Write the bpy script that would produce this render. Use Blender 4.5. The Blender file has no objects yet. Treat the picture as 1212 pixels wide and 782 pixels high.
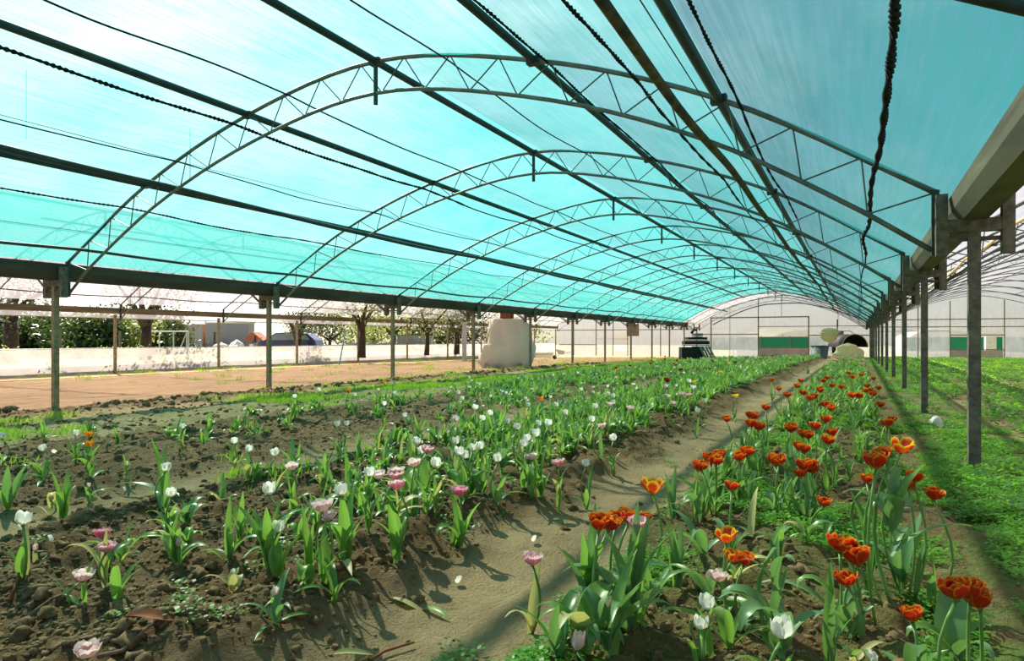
import bpy, math, random
import numpy as np
from mathutils import Vector, Matrix

# ------------------------------------------------------------------ camera
F, UC, VC, H = 803.2, 606.0, 401.0, 1.1
TH = math.atan((1014.8 - 606) / F)
CT, ST = math.cos(TH), math.sin(TH)
scn = bpy.context.scene
cam_d = bpy.data.cameras.new('camera'); cam = bpy.data.objects.new('camera', cam_d)
scn.collection.objects.link(cam); scn.camera = cam
cam_d.sensor_width = 36; cam_d.lens = F * 36 / 1212
cam_d.shift_y = (VC - 391) / 1212
cam.location = (0, 0, H); cam.rotation_euler = (math.pi / 2, 0, TH)
cam_d.clip_end = 600; cam_d.clip_start = .05

# ------------------------------------------------------------------ sky, sun, exposure
SUN_EL, SUN_AZ = math.radians(44), math.radians(62)      # azimuth left of +Y
SUN = Vector((-math.sin(SUN_AZ) * math.cos(SUN_EL), math.cos(SUN_AZ) * math.cos(SUN_EL), math.sin(SUN_EL)))
w = bpy.data.worlds.new('sky'); scn.world = w; w.use_nodes = True
nt = w.node_tree; nt.nodes.clear()
def N(t, k, **kw):
    n = t.nodes.new(k)
    for a, b in kw.items(): setattr(n, a, b)
    return n
out = N(nt, 'ShaderNodeOutputWorld'); bg = N(nt, 'ShaderNodeBackground')
sky = N(nt, 'ShaderNodeTexSky', sky_type='NISHITA', sun_disc=False, sun_elevation=SUN_EL,
        sun_rotation=-SUN_AZ, air_density=1.0, dust_density=1.0, ozone_density=1.5)
tc = N(nt, 'ShaderNodeTexCoord'); mp = N(nt, 'ShaderNodeMapping'); mp.inputs['Scale'].default_value = (1.5, 1.5, 4)
no = N(nt, 'ShaderNodeTexNoise'); no.inputs['Scale'].default_value = 2.2; no.inputs['Detail'].default_value = 8; no.inputs['Roughness'].default_value = .6
rp = N(nt, 'ShaderNodeValToRGB'); rp.color_ramp.elements[0].position = .50; rp.color_ramp.elements[1].position = .68
rp.color_ramp.elements[1].color = (.4, .4, .4, 1)
mx = N(nt, 'ShaderNodeMix', data_type='RGBA'); mx.inputs['B'].default_value = (4.5, 4.8, 5.2, 1)
nt.links.new(tc.outputs['Generated'], mp.inputs['Vector']); nt.links.new(mp.outputs[0], no.inputs['Vector'])
nt.links.new(no.outputs['Fac'], rp.inputs['Fac']); nt.links.new(rp.outputs['Color'], mx.inputs['Factor'])
dp = N(nt, 'ShaderNodeVectorMath', operation='DOT_PRODUCT'); dp.inputs[1].default_value = SUN
nt.links.new(tc.outputs['Generated'], dp.inputs[0])
cl = N(nt, 'ShaderNodeClamp'); nt.links.new(dp.outputs['Value'], cl.inputs['Value'])
pw = N(nt, 'ShaderNodeMath', operation='POWER'); nt.links.new(cl.outputs[0], pw.inputs[0]); pw.inputs[1].default_value = 5.5   # haze brightens towards the sun
cm = N(nt, 'ShaderNodeMath', operation='MULTIPLY_ADD'); nt.links.new(no.outputs['Fac'], cm.inputs[0]); cm.inputs[1].default_value = 1.6; cm.inputs[2].default_value = -.15
hz = N(nt, 'ShaderNodeMath', operation='MULTIPLY'); nt.links.new(pw.outputs[0], hz.inputs[0]); nt.links.new(cm.outputs[0], hz.inputs[1])
hs = N(nt, 'ShaderNodeVectorMath', operation='SCALE'); hs.inputs[0].default_value = (40, 39.5, 38); nt.links.new(hz.outputs[0], hs.inputs['Scale'])
sm = N(nt, 'ShaderNodeVectorMath', operation='ADD'); nt.links.new(mx.outputs['Result'], sm.inputs[0]); nt.links.new(hs.outputs[0], sm.inputs[1])
nt.links.new(sky.outputs[0], mx.inputs['A']); nt.links.new(sm.outputs[0], bg.inputs['Color'])
bg.inputs['Strength'].default_value = .09
nt.links.new(bg.outputs[0], out.inputs['Surface'])
sd = bpy.data.lights.new('sun', 'SUN'); sd.energy = 14.5; sd.angle = math.radians(.6); sd.color = (1, .87, .71)
so = bpy.data.objects.new('sun', sd); scn.collection.objects.link(so)
so.rotation_euler = SUN.to_track_quat('Z', 'Y').to_euler(); so.location = (-20, 10, 30)
vs = scn.view_settings; vs.view_transform = 'Standard'; vs.look = 'None'; vs.gamma = 1; vs.use_curve_mapping = False
vs.exposure = .5
scn.cycles.transparent_max_bounces = 24; scn.cycles.max_bounces = 8; scn.cycles.sample_clamp_indirect = 6

R = random.Random(11); NR = np.random.RandomState(5)
COL = scn.collection

# ------------------------------------------------------------------ materials
def mat(name): 
    m = bpy.data.materials.new(name); m.use_nodes = True
    t = m.node_tree; t.nodes.clear(); o = N(t, 'ShaderNodeOutputMaterial')
    return m, t, o
def pbsdf(t, rough=.7, spec=.3, metal=0):
    b = N(t, 'ShaderNodeBsdfPrincipled'); b.inputs['Roughness'].default_value = rough
    b.inputs['Specular IOR Level'].default_value = spec; b.inputs['Metallic'].default_value = metal
    return b
def mixrgb(t, fac, a, b, blend='MIX'):
    m = N(t, 'ShaderNodeMix', data_type='RGBA', blend_type=blend)
    for k, v in (('Factor', fac), ('A', a), ('B', b)):
        if hasattr(v, 'is_linked'): t.links.new(v, m.inputs[k])
        elif isinstance(v, tuple): m.inputs[k].default_value = v + (1,) if len(v) == 3 else v
        else: m.inputs[k].default_value = v
    return m.outputs['Result']
def noise(t, scale, detail=4, vec=None, rough=.55, sc=None):
    n = N(t, 'ShaderNodeTexNoise'); n.inputs['Scale'].default_value = scale; n.inputs['Detail'].default_value = detail
    n.inputs['Roughness'].default_value = rough
    if vec is None: vec = N(t, 'ShaderNodeTexCoord').outputs['Object']
    if sc:
        m = N(t, 'ShaderNodeMapping'); m.inputs['Scale'].default_value = sc; t.links.new(vec, m.inputs['Vector']); vec = m.outputs[0]
    t.links.new(vec, n.inputs['Vector']); return n.outputs['Fac']
def ramp(t, fac, a, b):
    r = N(t, 'ShaderNodeMapRange'); r.inputs['From Min'].default_value = a; r.inputs['From Max'].default_value = b
    r.clamp = True; t.links.new(fac, r.inputs['Value']); return r.outputs[0]
def solid(name, c, c2=None, rough=.7, scale=8, metal=0, bump=0, sc=None, spec=.3):
    m, t, o = mat(name); b = pbsdf(t, rough, spec, metal)
    c2 = c2 or tuple(x * .7 for x in c)
    f = noise(t, scale, 5, sc=sc)
    t.links.new(mixrgb(t, ramp(t, f, .35, .68), c2, c), b.inputs['Base Color'])
    if bump:
        bp = N(t, 'ShaderNodeBump'); bp.inputs['Strength'].default_value = bump; bp.inputs['Distance'].default_value = .02
        t.links.new(f, bp.inputs['Height']); t.links.new(bp.outputs[0], b.inputs['Normal'])
    t.links.new(b.outputs[0], o.inputs['Surface']); return m
def leafmat(name, c, c2, trans, tw=.45, var=.35, rough=.45):
    m, t, o = mat(name); b = pbsdf(t, rough, .35)
    oi = N(t, 'ShaderNodeObjectInfo')
    f = noise(t, 9, 3, sc=(1, 1, .5))
    g = N(t, 'ShaderNodeMath', operation='ADD'); t.links.new(f, g.inputs[0]); t.links.new(oi.outputs['Random'], g.inputs[1])
    ff = ramp(t, g.outputs[0], .4, 1.5)
    col = mixrgb(t, ff, c, c2)
    t.links.new(col, b.inputs['Base Color'])
    tr = N(t, 'ShaderNodeBsdfTranslucent'); tr.inputs['Color'].default_value = trans + (1,)
    ms = N(t, 'ShaderNodeMixShader'); ms.inputs[0].default_value = tw
    t.links.new(b.outputs[0], ms.inputs[1]); t.links.new(tr.outputs[0], ms.inputs[2]); t.links.new(ms.outputs[0], o.inputs['Surface'])
    return m
M = {}
M['steel'] = solid('galvanised_tube', (.20, .22, .22), (.11, .13, .13), .5, 6, .35)
M['purlin'] = solid('dark_tube', (.055, .075, .085), (.03, .045, .05), .5, 5, .2)
M['web'] = solid('web_rod', (.13, .16, .16), None, .5, 5, .3)
M['concrete'] = solid('post_concrete', (.19, .175, .14), (.085, .078, .065), .9, 14, 0, .4)
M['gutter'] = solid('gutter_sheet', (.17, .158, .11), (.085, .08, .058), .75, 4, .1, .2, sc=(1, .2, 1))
M['postlit'] = solid('post_concrete_lit', (.36, .29, .19), (.20, .16, .105), .9, 14, 0, .4)  # post concrete recoloured brighter and warmer, painting light onto the left posts
M['guttershade'] = solid('gutter_shaded', (.09, .085, .07), (.045, .045, .04), .8, 4, .1, .2, sc=(1, .2, 1))  # darker copy of the gutter sheet, shade of its inner face painted in
M['rust'] = solid('rusted_pipe', (.16, .125, .07), (.045, .04, .03), .85, 7, 0, .5)
M['rope'] = solid('black_rope', (.012, .014, .018), (.006, .007, .01), .9, 60)
M['wire'] = solid('thin_wire', (.10, .13, .13), None, .6, 10)
M['wood'] = solid('weathered_wood', (.30, .25, .18), (.16, .13, .09), .85, 5, 0, .3, sc=(6, 6, 1))
M['black'] = solid('black_plastic', (.02, .02, .022), (.01, .01, .012), .55, 6)
M['grey'] = solid('grey_plastic', (.20, .20, .20), (.11, .11, .11), .6, 12)
M['white'] = solid('white_sack', (.8, .8, .78), (.6, .6, .58), .7, 6, 0, .3)

M['bark'] = solid('tree_bark', (.075, .055, .04), (.03, .024, .018), .95, 9, 0, .8)
M['render_wall'] = solid('building_wall', (.28, .29, .33), (.24, .25, .29), .9, .5)
M['brick'] = solid('brick_wall', (.48, .25, .15), (.38, .18, .10), .9, 4)
M['tile'] = solid('roof_tiles', (.42, .15, .10), (.30, .10, .07), .9, 6)
M['carpaint'] = solid('car_paint', (.025, .035, .13), (.02, .03, .11), .25, 2, 0, 0, spec=.6)
M['carglass'] = solid('car_glass', (.25, .30, .36), (.18, .22, .27), .08, 2, 0, 0, spec=.8)
M['tyre'] = solid('tyre_rubber', (.02, .02, .02), None, .9, 20)
M['bluepole'] = solid('blue_pole', (.15, .42, .55), None, .5, 6)
M['greennet'] = solid('green_netting', (.02, .27, .15), (.012, .19, .10), .8, 5, sc=(4, 1, 4))
M['fencewood'] = solid('grey_boards', (.30, .31, .32), (.22, .23, .24), .9, 3)
M['teal_paint'] = solid('teal_paint', (.06, .42, .36), None, .8, 8)
M['pinkwall'] = solid('skirt_board', (.55, .47, .42), (.42, .36, .31), .9, 2)
M['palegrey'] = solid('pale_panel', (.55, .56, .58), (.42, .43, .46), .8, 1)
M['drybrown'] = solid('dry_leaf', (.30, .09, .03), (.17, .05, .02), .8, 20)
M['twig'] = solid('twig', (.27, .19, .12), (.15, .10, .07), .9, 30)
M['leaf'] = leafmat('tulip_leaf', (.10, .22, .045), (.20, .36, .085), (.27, .50, .07), .42, rough=.36)
M['leafblue'] = leafmat('tulip_leaf_glaucous', (.09, .20, .075), (.19, .33, .14), (.22, .42, .09), .34, rough=.36)
M['leafyellow'] = leafmat('tulip_leaf_fading', (.42, .40, .14), (.55, .50, .26), (.6, .55, .15), .4)
M['stem'] = leafmat('tulip_stem', (.14, .28, .07), (.22, .38, .11), (.3, .5, .08), .25)
M['weed'] = leafmat('weed_leaf', (.07, .22, .02), (.15, .38, .035), (.28, .60, .03), .45)
M['weeddark'] = leafmat('weed_leaf_dark', (.04, .14, .02), (.08, .22, .03), (.12, .34, .03), .4)
M['grass'] = leafmat('grass_blade', (.13, .30, .03), (.22, .40, .06), (.35, .60, .05), .4)
M['treeleaf'] = leafmat('tree_leaf', (.02, .05, .012), (.045, .085, .02), (.06, .12, .018), .22)
M['treepale'] = leafmat('tree_leaf_pale', (.12, .17, .06), (.20, .25, .10), (.28, .34, .08), .35)
M['treeolive'] = leafmat('tree_leaf_olive', (.05, .065, .03), (.09, .11, .055), (.10, .13, .05), .25)

def petalmat(name, core, edge, lo, hi, tw=.35, mid=None):
    m, t, o = mat(name); b = pbsdf(t, .45, .3)
    at = N(t, 'ShaderNodeAttribute', attribute_name='pet'); sp = N(t, 'ShaderNodeSeparateColor'); t.links.new(at.outputs['Color'], sp.inputs[0])
    f = noise(t, 70, 3); ad = N(t, 'ShaderNodeMath', operation='MULTIPLY_ADD'); t.links.new(f, ad.inputs[0]); ad.inputs[1].default_value = .5
    t.links.new(sp.outputs[0], ad.inputs[2])
    fac = ramp(t, ad.outputs[0], lo, hi)
    oi = N(t, 'ShaderNodeObjectInfo')
    c = mixrgb(t, fac, core, edge)
    c = mixrgb(t, ramp(t, sp.outputs[1], .0, .28), mid or edge, c)
    hs = N(t, 'ShaderNodeHueSaturation'); t.links.new(c, hs.inputs['Color'])
    mr = N(t, 'ShaderNodeMapRange'); mr.inputs['To Min'].default_value = .8; mr.inputs['To Max'].default_value = 1.1; t.links.new(oi.outputs['Random'], mr.inputs['Value'])
    t.links.new(mr.outputs[0], hs.inputs['Value']); c = hs.outputs[0]
    t.links.new(c, b.inputs['Base Color'])
    tr = N(t, 'ShaderNodeBsdfTranslucent'); t.links.new(c, tr.inputs['Color'])
    ms = N(t, 'ShaderNodeMixShader'); ms.inputs[0].default_value = tw
    t.links.new(b.outputs[0], ms.inputs[1]); t.links.new(tr.outputs[0], ms.inputs[2]); t.links.new(ms.outputs[0], o.inputs['Surface'])
    return m
M['p_red'] = petalmat('petal_red_yellow', (.66, .03, .01), (.92, .46, .02), .98, 1.32, .35, (.75, .35, .02))
M['p_flame'] = petalmat('petal_flame', (.72, .05, .01), (.92, .62, .03), .78, 1.1, .35, (.8, .4, .02))
M['p_white'] = petalmat('petal_white', (.88, .85, .76), (.90, .88, .80), .6, 1.2, .5, (.74, .76, .45))
M['p_pale'] = petalmat('petal_pale_pink', (.86, .55, .56), (.90, .76, .73), .6, 1.2, .5, (.78, .70, .50))
M['p_pink'] = petalmat('petal_pink', (.82, .20, .36), (.88, .45, .55), .7, 1.2, .4, (.8, .6, .5))
M['p_rose'] = petalmat('petal_rose', (.86, .36, .46), (.90, .66, .68), .6, 1.2, .5, (.8, .65, .5))
M['p_orange'] = petalmat('petal_orange', (.80, .22, .02), (.88, .42, .03), .7, 1.2, .4, (.8, .5, .05))
M['p_yellow'] = petalmat('petal_yellow', (.85, .58, .03), (.88, .68, .06), .7, 1.2, .4)
M['p_darkred'] = petalmat('petal_dark_red', (.40, .015, .02), (.55, .06, .03), .8, 1.2, .3)
M['pistil'] = solid('pistil', (.35, .38, .06), (.05, .05, .03), .7, 60)

# films and shade cloth
def film(name, tcol, tfac, transl, diff, tl=.65, vary=.12, sc=(1, 1, 1), ns=2.0, gloss=0, attr=None):
    m, t, o = mat(name)
    tp = N(t, 'ShaderNodeBsdfTransparent'); tp.inputs[0].default_value = tcol + (1,)
    a = N(t, 'ShaderNodeBsdfTranslucent'); b = N(t, 'ShaderNodeBsdfDiffuse')
    f = noise(t, ns, 6, sc=sc, rough=.62); f2 = noise(t, .45, 4)
    s = N(t, 'ShaderNodeMath', operation='ADD'); t.links.new(f, s.inputs[0]); t.links.new(f2, s.inputs[1])
    fac = N(t, 'ShaderNodeMapRange'); fac.inputs['From Min'].default_value = .7; fac.inputs['From Max'].default_value = 1.3
    fac.inputs['To Min'].default_value = tfac - vary; fac.inputs['To Max'].default_value = tfac + vary
    t.links.new(s.outputs[0], fac.inputs['Value'])
    a.inputs[0].default_value = transl + (1,); b.inputs[0].default_value = diff + (1,)
    m1 = N(t, 'ShaderNodeMixShader'); m1.inputs[0].default_value = tl
    t.links.new(b.outputs[0], m1.inputs[1]); t.links.new(a.outputs[0], m1.inputs[2]); last = m1.outputs[0]
    if gloss:
        g = N(t, 'ShaderNodeBsdfGlossy'); g.inputs['Roughness'].default_value = .25
        m3 = N(t, 'ShaderNodeMixShader'); m3.inputs[0].default_value = gloss
        t.links.new(last, m3.inputs[1]); t.links.new(g.outputs[0], m3.inputs[2]); last = m3.outputs[0]
    m2 = N(t, 'ShaderNodeMixShader'); t.links.new(fac.outputs[0], m2.inputs[0])
    t.links.new(last, m2.inputs[1]); t.links.new(tp.outputs[0], m2.inputs[2]); t.links.new(m2.outputs[0], o.inputs['Surface'])
    return m
M['net'] = film('teal_shade_cloth', (.80, .96, .94), .30, (.022, .235, .235), (.015, .08, .085), .72, .13, (9, .3, 1), 2.6)
M['film'] = film('clear_roof_film', (.80, .79, .84), .50, (.33, .32, .35), (.45, .45, .48), .6, .12, (1, 4, 1), 1.2)
M['gable'] = film('gable_film', (.88, .91, .95), .34, (.36, .385, .42), (.42, .44, .47), .5, .18, (3, 1, .8), 1.0)
M['skirt'] = film('skirt_film', (.96, .96, .95), .24, (.42, .41, .41), (.78, .76, .73), .5, .12, (1, 1, 2), 1.2)
M['cream'] = film('cream_sheet', (.95, .9, .7), .04, (.78, .68, .40), (.80, .72, .45), .35, .03)
M['cover'] = film('cover_sheet', (.95, .95, .92), .05, (.65, .63, .55), (.68, .66, .58), .3, .04)

# ------------------------------------------------------------------ mesh helpers
class MB:
    def __init__(s): s.v = []; s.f = []
    def add(s, v, f):
        n = len(s.v); s.v += [tuple(p) for p in v]; s.f += [tuple(i + n for i in q) for q in f]
    def box(s, a, b, top=None):
        (x0, y0, z0), (x1, y1, z1) = a, b
        s.add([(x0, y0, z0), (x1, y0, z0), (x1, y1, z0), (x0, y1, z0), (x0, y0, z1), (x1, y0, z1), (x1, y1, z1), (x0, y1, z1)],
              [(0, 3, 2, 1), (4, 5, 6, 7), (0, 1, 5, 4), (1, 2, 6, 5), (2, 3, 7, 6), (3, 0, 4, 7)])
    def tube(s, path, r, n=6, cap=True):
        P = [Vector(p) for p in path]; rr = r if isinstance(r, (list, tuple)) else [r] * len(P)
        v = []; f = []
        for i, p in enumerate(P):
            d = (P[min(i + 1, len(P) - 1)] - P[max(i - 1, 0)]).normalized()
            up = Vector((0, 0, 1)) if abs(d.z) < .95 else Vector((0, 1, 0))
            a = d.cross(up).normalized(); b = a.cross(d)
            for k in range(n):
                an = 2 * math.pi * (k + .5) / n; v.append(p + (a * math.cos(an) + b * math.sin(an)) * rr[i])
        for i in range(len(P) - 1):
            for k in range(n):
                f.append((i * n + k, i * n + (k + 1) % n, (i + 1) * n + (k + 1) % n, (i + 1) * n + k))
        if cap:
            f.append(tuple(reversed(range(n)))); f.append(tuple((len(P) - 1) * n + k for k in range(n)))
        s.add(v, f)
    def prism(s, poly, axis, a, b):
        n = len(poly); v = []
        for c in (a, b):
            for p in poly:
                v.append({'y': (p[0], c, p[1]), 'x': (c, p[0], p[1]), 'z': (p[0], p[1], c)}[axis])
        s.add(v, [tuple(range(n)), tuple(reversed(range(n, 2 * n)))] + [(i, i + n, (i + 1) % n + n, (i + 1) % n) for i in range(n)])
    def mesh(s, name, m, smooth=False):
        me = bpy.data.meshes.new(name); me.from_pydata(s.v, [], s.f); me.materials.append(M[m] if isinstance(m, str) else m)
        if smooth: me.polygons.foreach_set('use_smooth', [True] * len(me.polygons))
        me.update(); return me
    def build(s, name, m, parent=None, smooth=False, loc=None):
        return ob(name, s.mesh(name, m, smooth), parent, loc)
def ob(name, data, parent=None, loc=None, rz=0):
    o = bpy.data.objects.new(name, data); COL.objects.link(o)
    if parent: o.parent = parent
    if loc is not None: o.location = loc
    if rz: o.rotation_euler.z = rz
    return o
def tag(o, label, cat, group=None):
    o['label'] = label; o['category'] = cat
    if group: o['group'] = group
    return o
def thing(name, label, cat, loc=(0, 0, 0), rz=0, group=None):
    return tag(ob(name, None, None, loc, rz), label, cat, group)
def struct(o): o['kind'] = 'structure'; return o
def stuff(o, label, cat): o['kind'] = 'stuff'; o['label'] = label; o['category'] = cat; return o
def npmesh(name, V, Fa, m, smooth=True):
    V = np.asarray(V, np.float32); Fa = np.asarray(Fa, np.int32); k = Fa.shape[1]
    me = bpy.data.meshes.new(name); me.vertices.add(len(V)); me.vertices.foreach_set('co', V.ravel())
    me.loops.add(Fa.size); me.loops.foreach_set('vertex_index', Fa.ravel())
    me.polygons.add(len(Fa)); me.polygons.foreach_set('loop_start', np.arange(0, Fa.size, k, dtype=np.int32))
    me.polygons.foreach_set('use_smooth', np.full(len(Fa), smooth))
    me.materials.append(M[m] if isinstance(m, str) else m); me.update(calc_edges=True); return me
ORD = 'first second third fourth fifth sixth seventh eighth ninth tenth eleventh twelfth thirteenth fourteenth fifteenth sixteenth seventeenth eighteenth nineteenth twentieth'.split()

# value noise in numpy
_T = np.random.RandomState(3).rand(256, 256)
def vn(x, y):
    x = np.asarray(x, float); y = np.asarray(y, float)
    xi = np.floor(x).astype(int); yi = np.floor(y).astype(int); fx = x - xi; fy = y - yi
    fx = fx * fx * (3 - 2 * fx); fy = fy * fy * (3 - 2 * fy)
    a = _T[xi & 255, yi & 255]; b = _T[(xi + 1) & 255, yi & 255]; c = _T[xi & 255, (yi + 1) & 255]; d = _T[(xi + 1) & 255, (yi + 1) & 255]
    return (a * (1 - fx) + b * fx) * (1 - fy) + (c * (1 - fx) + d * fx) * fy - .5
def sst(x, a, b):
    t = np.clip((x - a) / (b - a), 0, 1); return t * t * (3 - 2 * t)
def bed(x, a, b, e): return sst(x, a - e / 2, a + e / 2) * (1 - sst(x, b - e / 2, b + e / 2))

# ------------------------------------------------------------------ ground
BEDA, BEDB, BEDC = (-1.0, .22), (-4.3, -1.82), (-7.9, -5.0)
def zones(x, y):
    wx = x + .22 * vn(y * .8 + 7, x * .3) + .16 * vn(y * 2.3, x * 1.1 + 9) + .10 * vn(y * 6, x * 5)
    a = bed(wx, *BEDA, .25); b = bed(wx, *BEDB, .42); c = bed(wx, *BEDC, .5)
    d = bed(wx, -12.4, -11.5, .5)                 # rough verge along the posts
    return a, b, c, d
def gz(x, y, fine=True):
    x = np.asarray(x, float); y = np.asarray(y, float)
    z = .0097 * np.minimum(x, 0) - .38 * np.clip((y - 20) / 41, 0, 2) ** 1.6
    a, b, c, d = zones(x, y)
    bank = b * np.exp(-((x + 2.25) / .35) ** 2)
    z = z + .08 * a + .09 * b + .06 * c + .05 * d + .05 * bank - .02
    if fine:
        rough = np.clip(.14 + .75 * a + b + .85 * c + .8 * d + .5 * bed(x, .1, .8, .3) + .5 * bed(x, -12, -7.8, .6), .1, 1)
        near = np.clip(12 / (np.abs(y) + 4), .15, 1)
        z = z + rough * (.085 * vn(x * 3.1, y * 3.1) + .06 * vn(x * 7.7 + 3, y * 7.7) + .055 * vn(x * 14 + 5, y * 14) * near + .03 * vn(x * 27, y * 27) * near)
        z = z + .03 * vn(x * .7, y * .7)
    return z
def axis(segs):
    o = [segs[0][0]]
    for a, b, s0, s1 in segs:
        p = a
        while p < b - 1e-6:
            s = s0 + (s1 - s0) * (p - a) / (b - a); p = min(b, p + s); o.append(p)
    return np.array(o)
gx = axis([(-40, -13.5, 1.6, .3), (-13.5, -5, .1, .045), (-5, 1.2, .03, .03), (1.2, 4, .04, .15), (4, 18, .2, .8)])
gy = axis([(-8, .8, 1.2, .2), (.8, 5, .03, .03), (5, 12, .03, .12), (12, 62, .13, 1.0), (62, 66, 1, 1)])
GX, GY = np.meshgrid(gx, gy, indexing='ij'); GZ = gz(GX, GY)
nx, ny = len(gx), len(gy)
idx = np.arange(nx * ny).reshape(nx, ny)
FA = np.stack([idx[:-1, :-1], idx[1:, :-1], idx[1:, 1:], idx[:-1, 1:]], -1).reshape(-1, 4)
m, t, o = mat('soil'); b_ = pbsdf(t, .95, .1)
at = N(t, 'ShaderNodeAttribute', attribute_name='zone'); sp = N(t, 'ShaderNodeSeparateColor'); t.links.new(at.outputs['Color'], sp.inputs[0])
n1 = noise(t, 3, 8, rough=.65); n2 = noise(t, 22, 6, rough=.7); n3 = noise(t, .8, 4)
clod = mixrgb(t, ramp(t, n2, .3, .72), (.10, .058, .026), (.25, .165, .085))
clod = mixrgb(t, ramp(t, n1, .5, .75), clod, (.24, .16, .085))
dry = mixrgb(t, ramp(t, n1, .3, .7), (.27, .195, .105), (.42, .315, .175))
tan = mixrgb(t, ramp(t, noise(t, 1.5, 7, sc=(2.5, .5, 1)), .3, .7), (.29, .19, .10), (.44, .305, .165))
c = mixrgb(t, sp.outputs[0], dry, clod); c = mixrgb(t, sp.outputs[1], c, tan)
gr = mixrgb(t, ramp(t, n2, .3, .7), (.07, .14, .03), (.16, .24, .055))
gm = N(t, 'ShaderNodeMath', operation='MULTIPLY'); t.links.new(ramp(t, n1, .38, .55), gm.inputs[0]); t.links.new(sp.outputs[2], gm.inputs[1])
c = mixrgb(t, gm.outputs[0], c, gr)
t.links.new(c, b_.inputs['Base Color'])
bp = N(t, 'ShaderNodeBump'); bp.inputs['Strength'].default_value = 1.0; bp.inputs['Distance'].default_value = .035
ba = N(t, 'ShaderNodeMath', operation='ADD'); t.links.new(n2, ba.inputs[0]); t.links.new(noise(t, 60, 4, rough=.7), ba.inputs[1]); t.links.new(ba.outputs[0], bp.inputs['Height'])
t.links.new(bp.outputs[0], b_.inputs['Normal']); t.links.new(b_.outputs[0], o.inputs['Surface']); M['soil'] = m
me = npmesh('floor', np.stack([GX, GY, GZ], -1).reshape(-1, 3), FA, 'soil')
za, zb_, zc_, zd = zones(GX, GY)
z0 = np.clip(za + zb_ + zc_ * .85 + zd * .9 + .75 * bed(GX, .1, .8, .3), 0, 1); z1 = 1 - sst(GX, -12.8, -12.2)
grn = bed(GX + .5 * vn(GY * .6, GX), -11.2, -9.2, .8) * (.35 + .55 * sst(GY, 9, 15)) + bed(GX + .5 * vn(GY * 1.3, GX * 2), .45, 20, .7) * .95 + .12 * bed(GX, -9.3, -8, .5) + .45 * za
grn = np.clip(grn, 0, 1) * (1 - .8 * bed(GX + .3 * vn(GY * .5, 3.3), 1.45, 1.95, .3))
ca = me.color_attributes.new('zone', 'FLOAT_COLOR', 'POINT')
ca.data.foreach_set('color', np.stack([z0, z1, grn, np.ones_like(z0)], -1).astype(np.float32).ravel())
floor = struct(ob('floor', me)); floor['label'] = 'tilled brown soil with raised beds, dry paths and green verges'

def ray(u, v, hgt=0.0, zmax=80):
    a = (u - UC) / F; b = (VC - v) / F
    dx, dy = a * CT - ST, a * ST + CT
    lo, hi = .3, zmax
    f = lambda s: H + b * s - float(gz(dx * s, dy * s, False)) - hgt
    if f(hi) > 0: return dx * hi, dy * hi, hi
    for _ in range(40):
        mid = (lo + hi) / 2
        if f(mid) > 0: lo = mid
        else: hi = mid
    return dx * lo, dy * lo, lo
def atd(u, v, zc):
    a = (u - UC) / F; return (zc * (a * CT - ST), zc * (a * ST + CT), H + zc * (VC - v) / F)
def uv(x, y, z):
    xc = x * CT + y * ST; zc = -x * ST + y * CT; return UC + F * xc / zc, VC - F * (z - H) / zc, zc

# ------------------------------------------------------------------ greenhouse frame
BAY, YP, YA = 4.911, 7.063, 7.184
XR, XL = .902, -12.696; XLL, XRR = XL - 13.6, XR + 13.6
YEND = YA + 11 * BAY + .2
PTS = [(-12.53, 2.46), (-10.37, 3.62), (-8.04, 4.42), (-5.68, 4.77), (-3.37, 4.355), (-1.27, 3.566), (.626, 2.42)]
def crom(P, n=6):
    o = []
    for i in range(len(P) - 1):
        p0, p1, p2, p3 = P[max(i - 1, 0)], P[i], P[i + 1], P[min(i + 2, len(P) - 1)]
        if i == 0: p0 = (2 * p1[0] - p2[0], 2 * p1[1] - p2[1] - .12)
        if i == len(P) - 2: p3 = (2 * p2[0] - p1[0], 2 * p2[1] - p1[1] - .12)
        for k in range(n):
            t = k / n
            o.append(tuple(.5 * (2 * b + (c - a) * t + (2 * a - 5 * b + 4 * c - d) * t * t + (3 * b - a - 3 * c + d) * t ** 3) for a, b, c, d in zip(p0, p1, p2, p3)))
    o.append(P[-1]); return o
ARCH = crom(PTS)
def arch_z(x): return float(np.interp(x, [p[0] for p in ARCH], [p[1] for p in ARCH]))
def lower(arch, d=.42):
    o = []
    for i, p in enumerate(arch):
        q = arch[max(i - 1, 0)]; r = arch[min(i + 1, len(arch) - 1)]
        tx, tz = r[0] - q[0], r[1] - q[1]; l = math.hypot(tx, tz); o.append((p[0] + tz / l * d, p[1] - tx / l * d))
    return o
LOW = lower(ARCH)
lowpath = [(-12.50, 1.90)] + [p for p in LOW[1:-1]] + [(.60, 1.90)]
def at_arc(path, n):
    L = [0]
    for a, b in zip(path, path[1:]): L.append(L[-1] + math.hypot(b[0] - a[0], b[1] - a[1]))
    s = np.linspace(0, L[-1], n); return list(zip(np.interp(s, L, [p[0] for p in path]), np.interp(s, L, [p[1] for p in path])))
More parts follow.
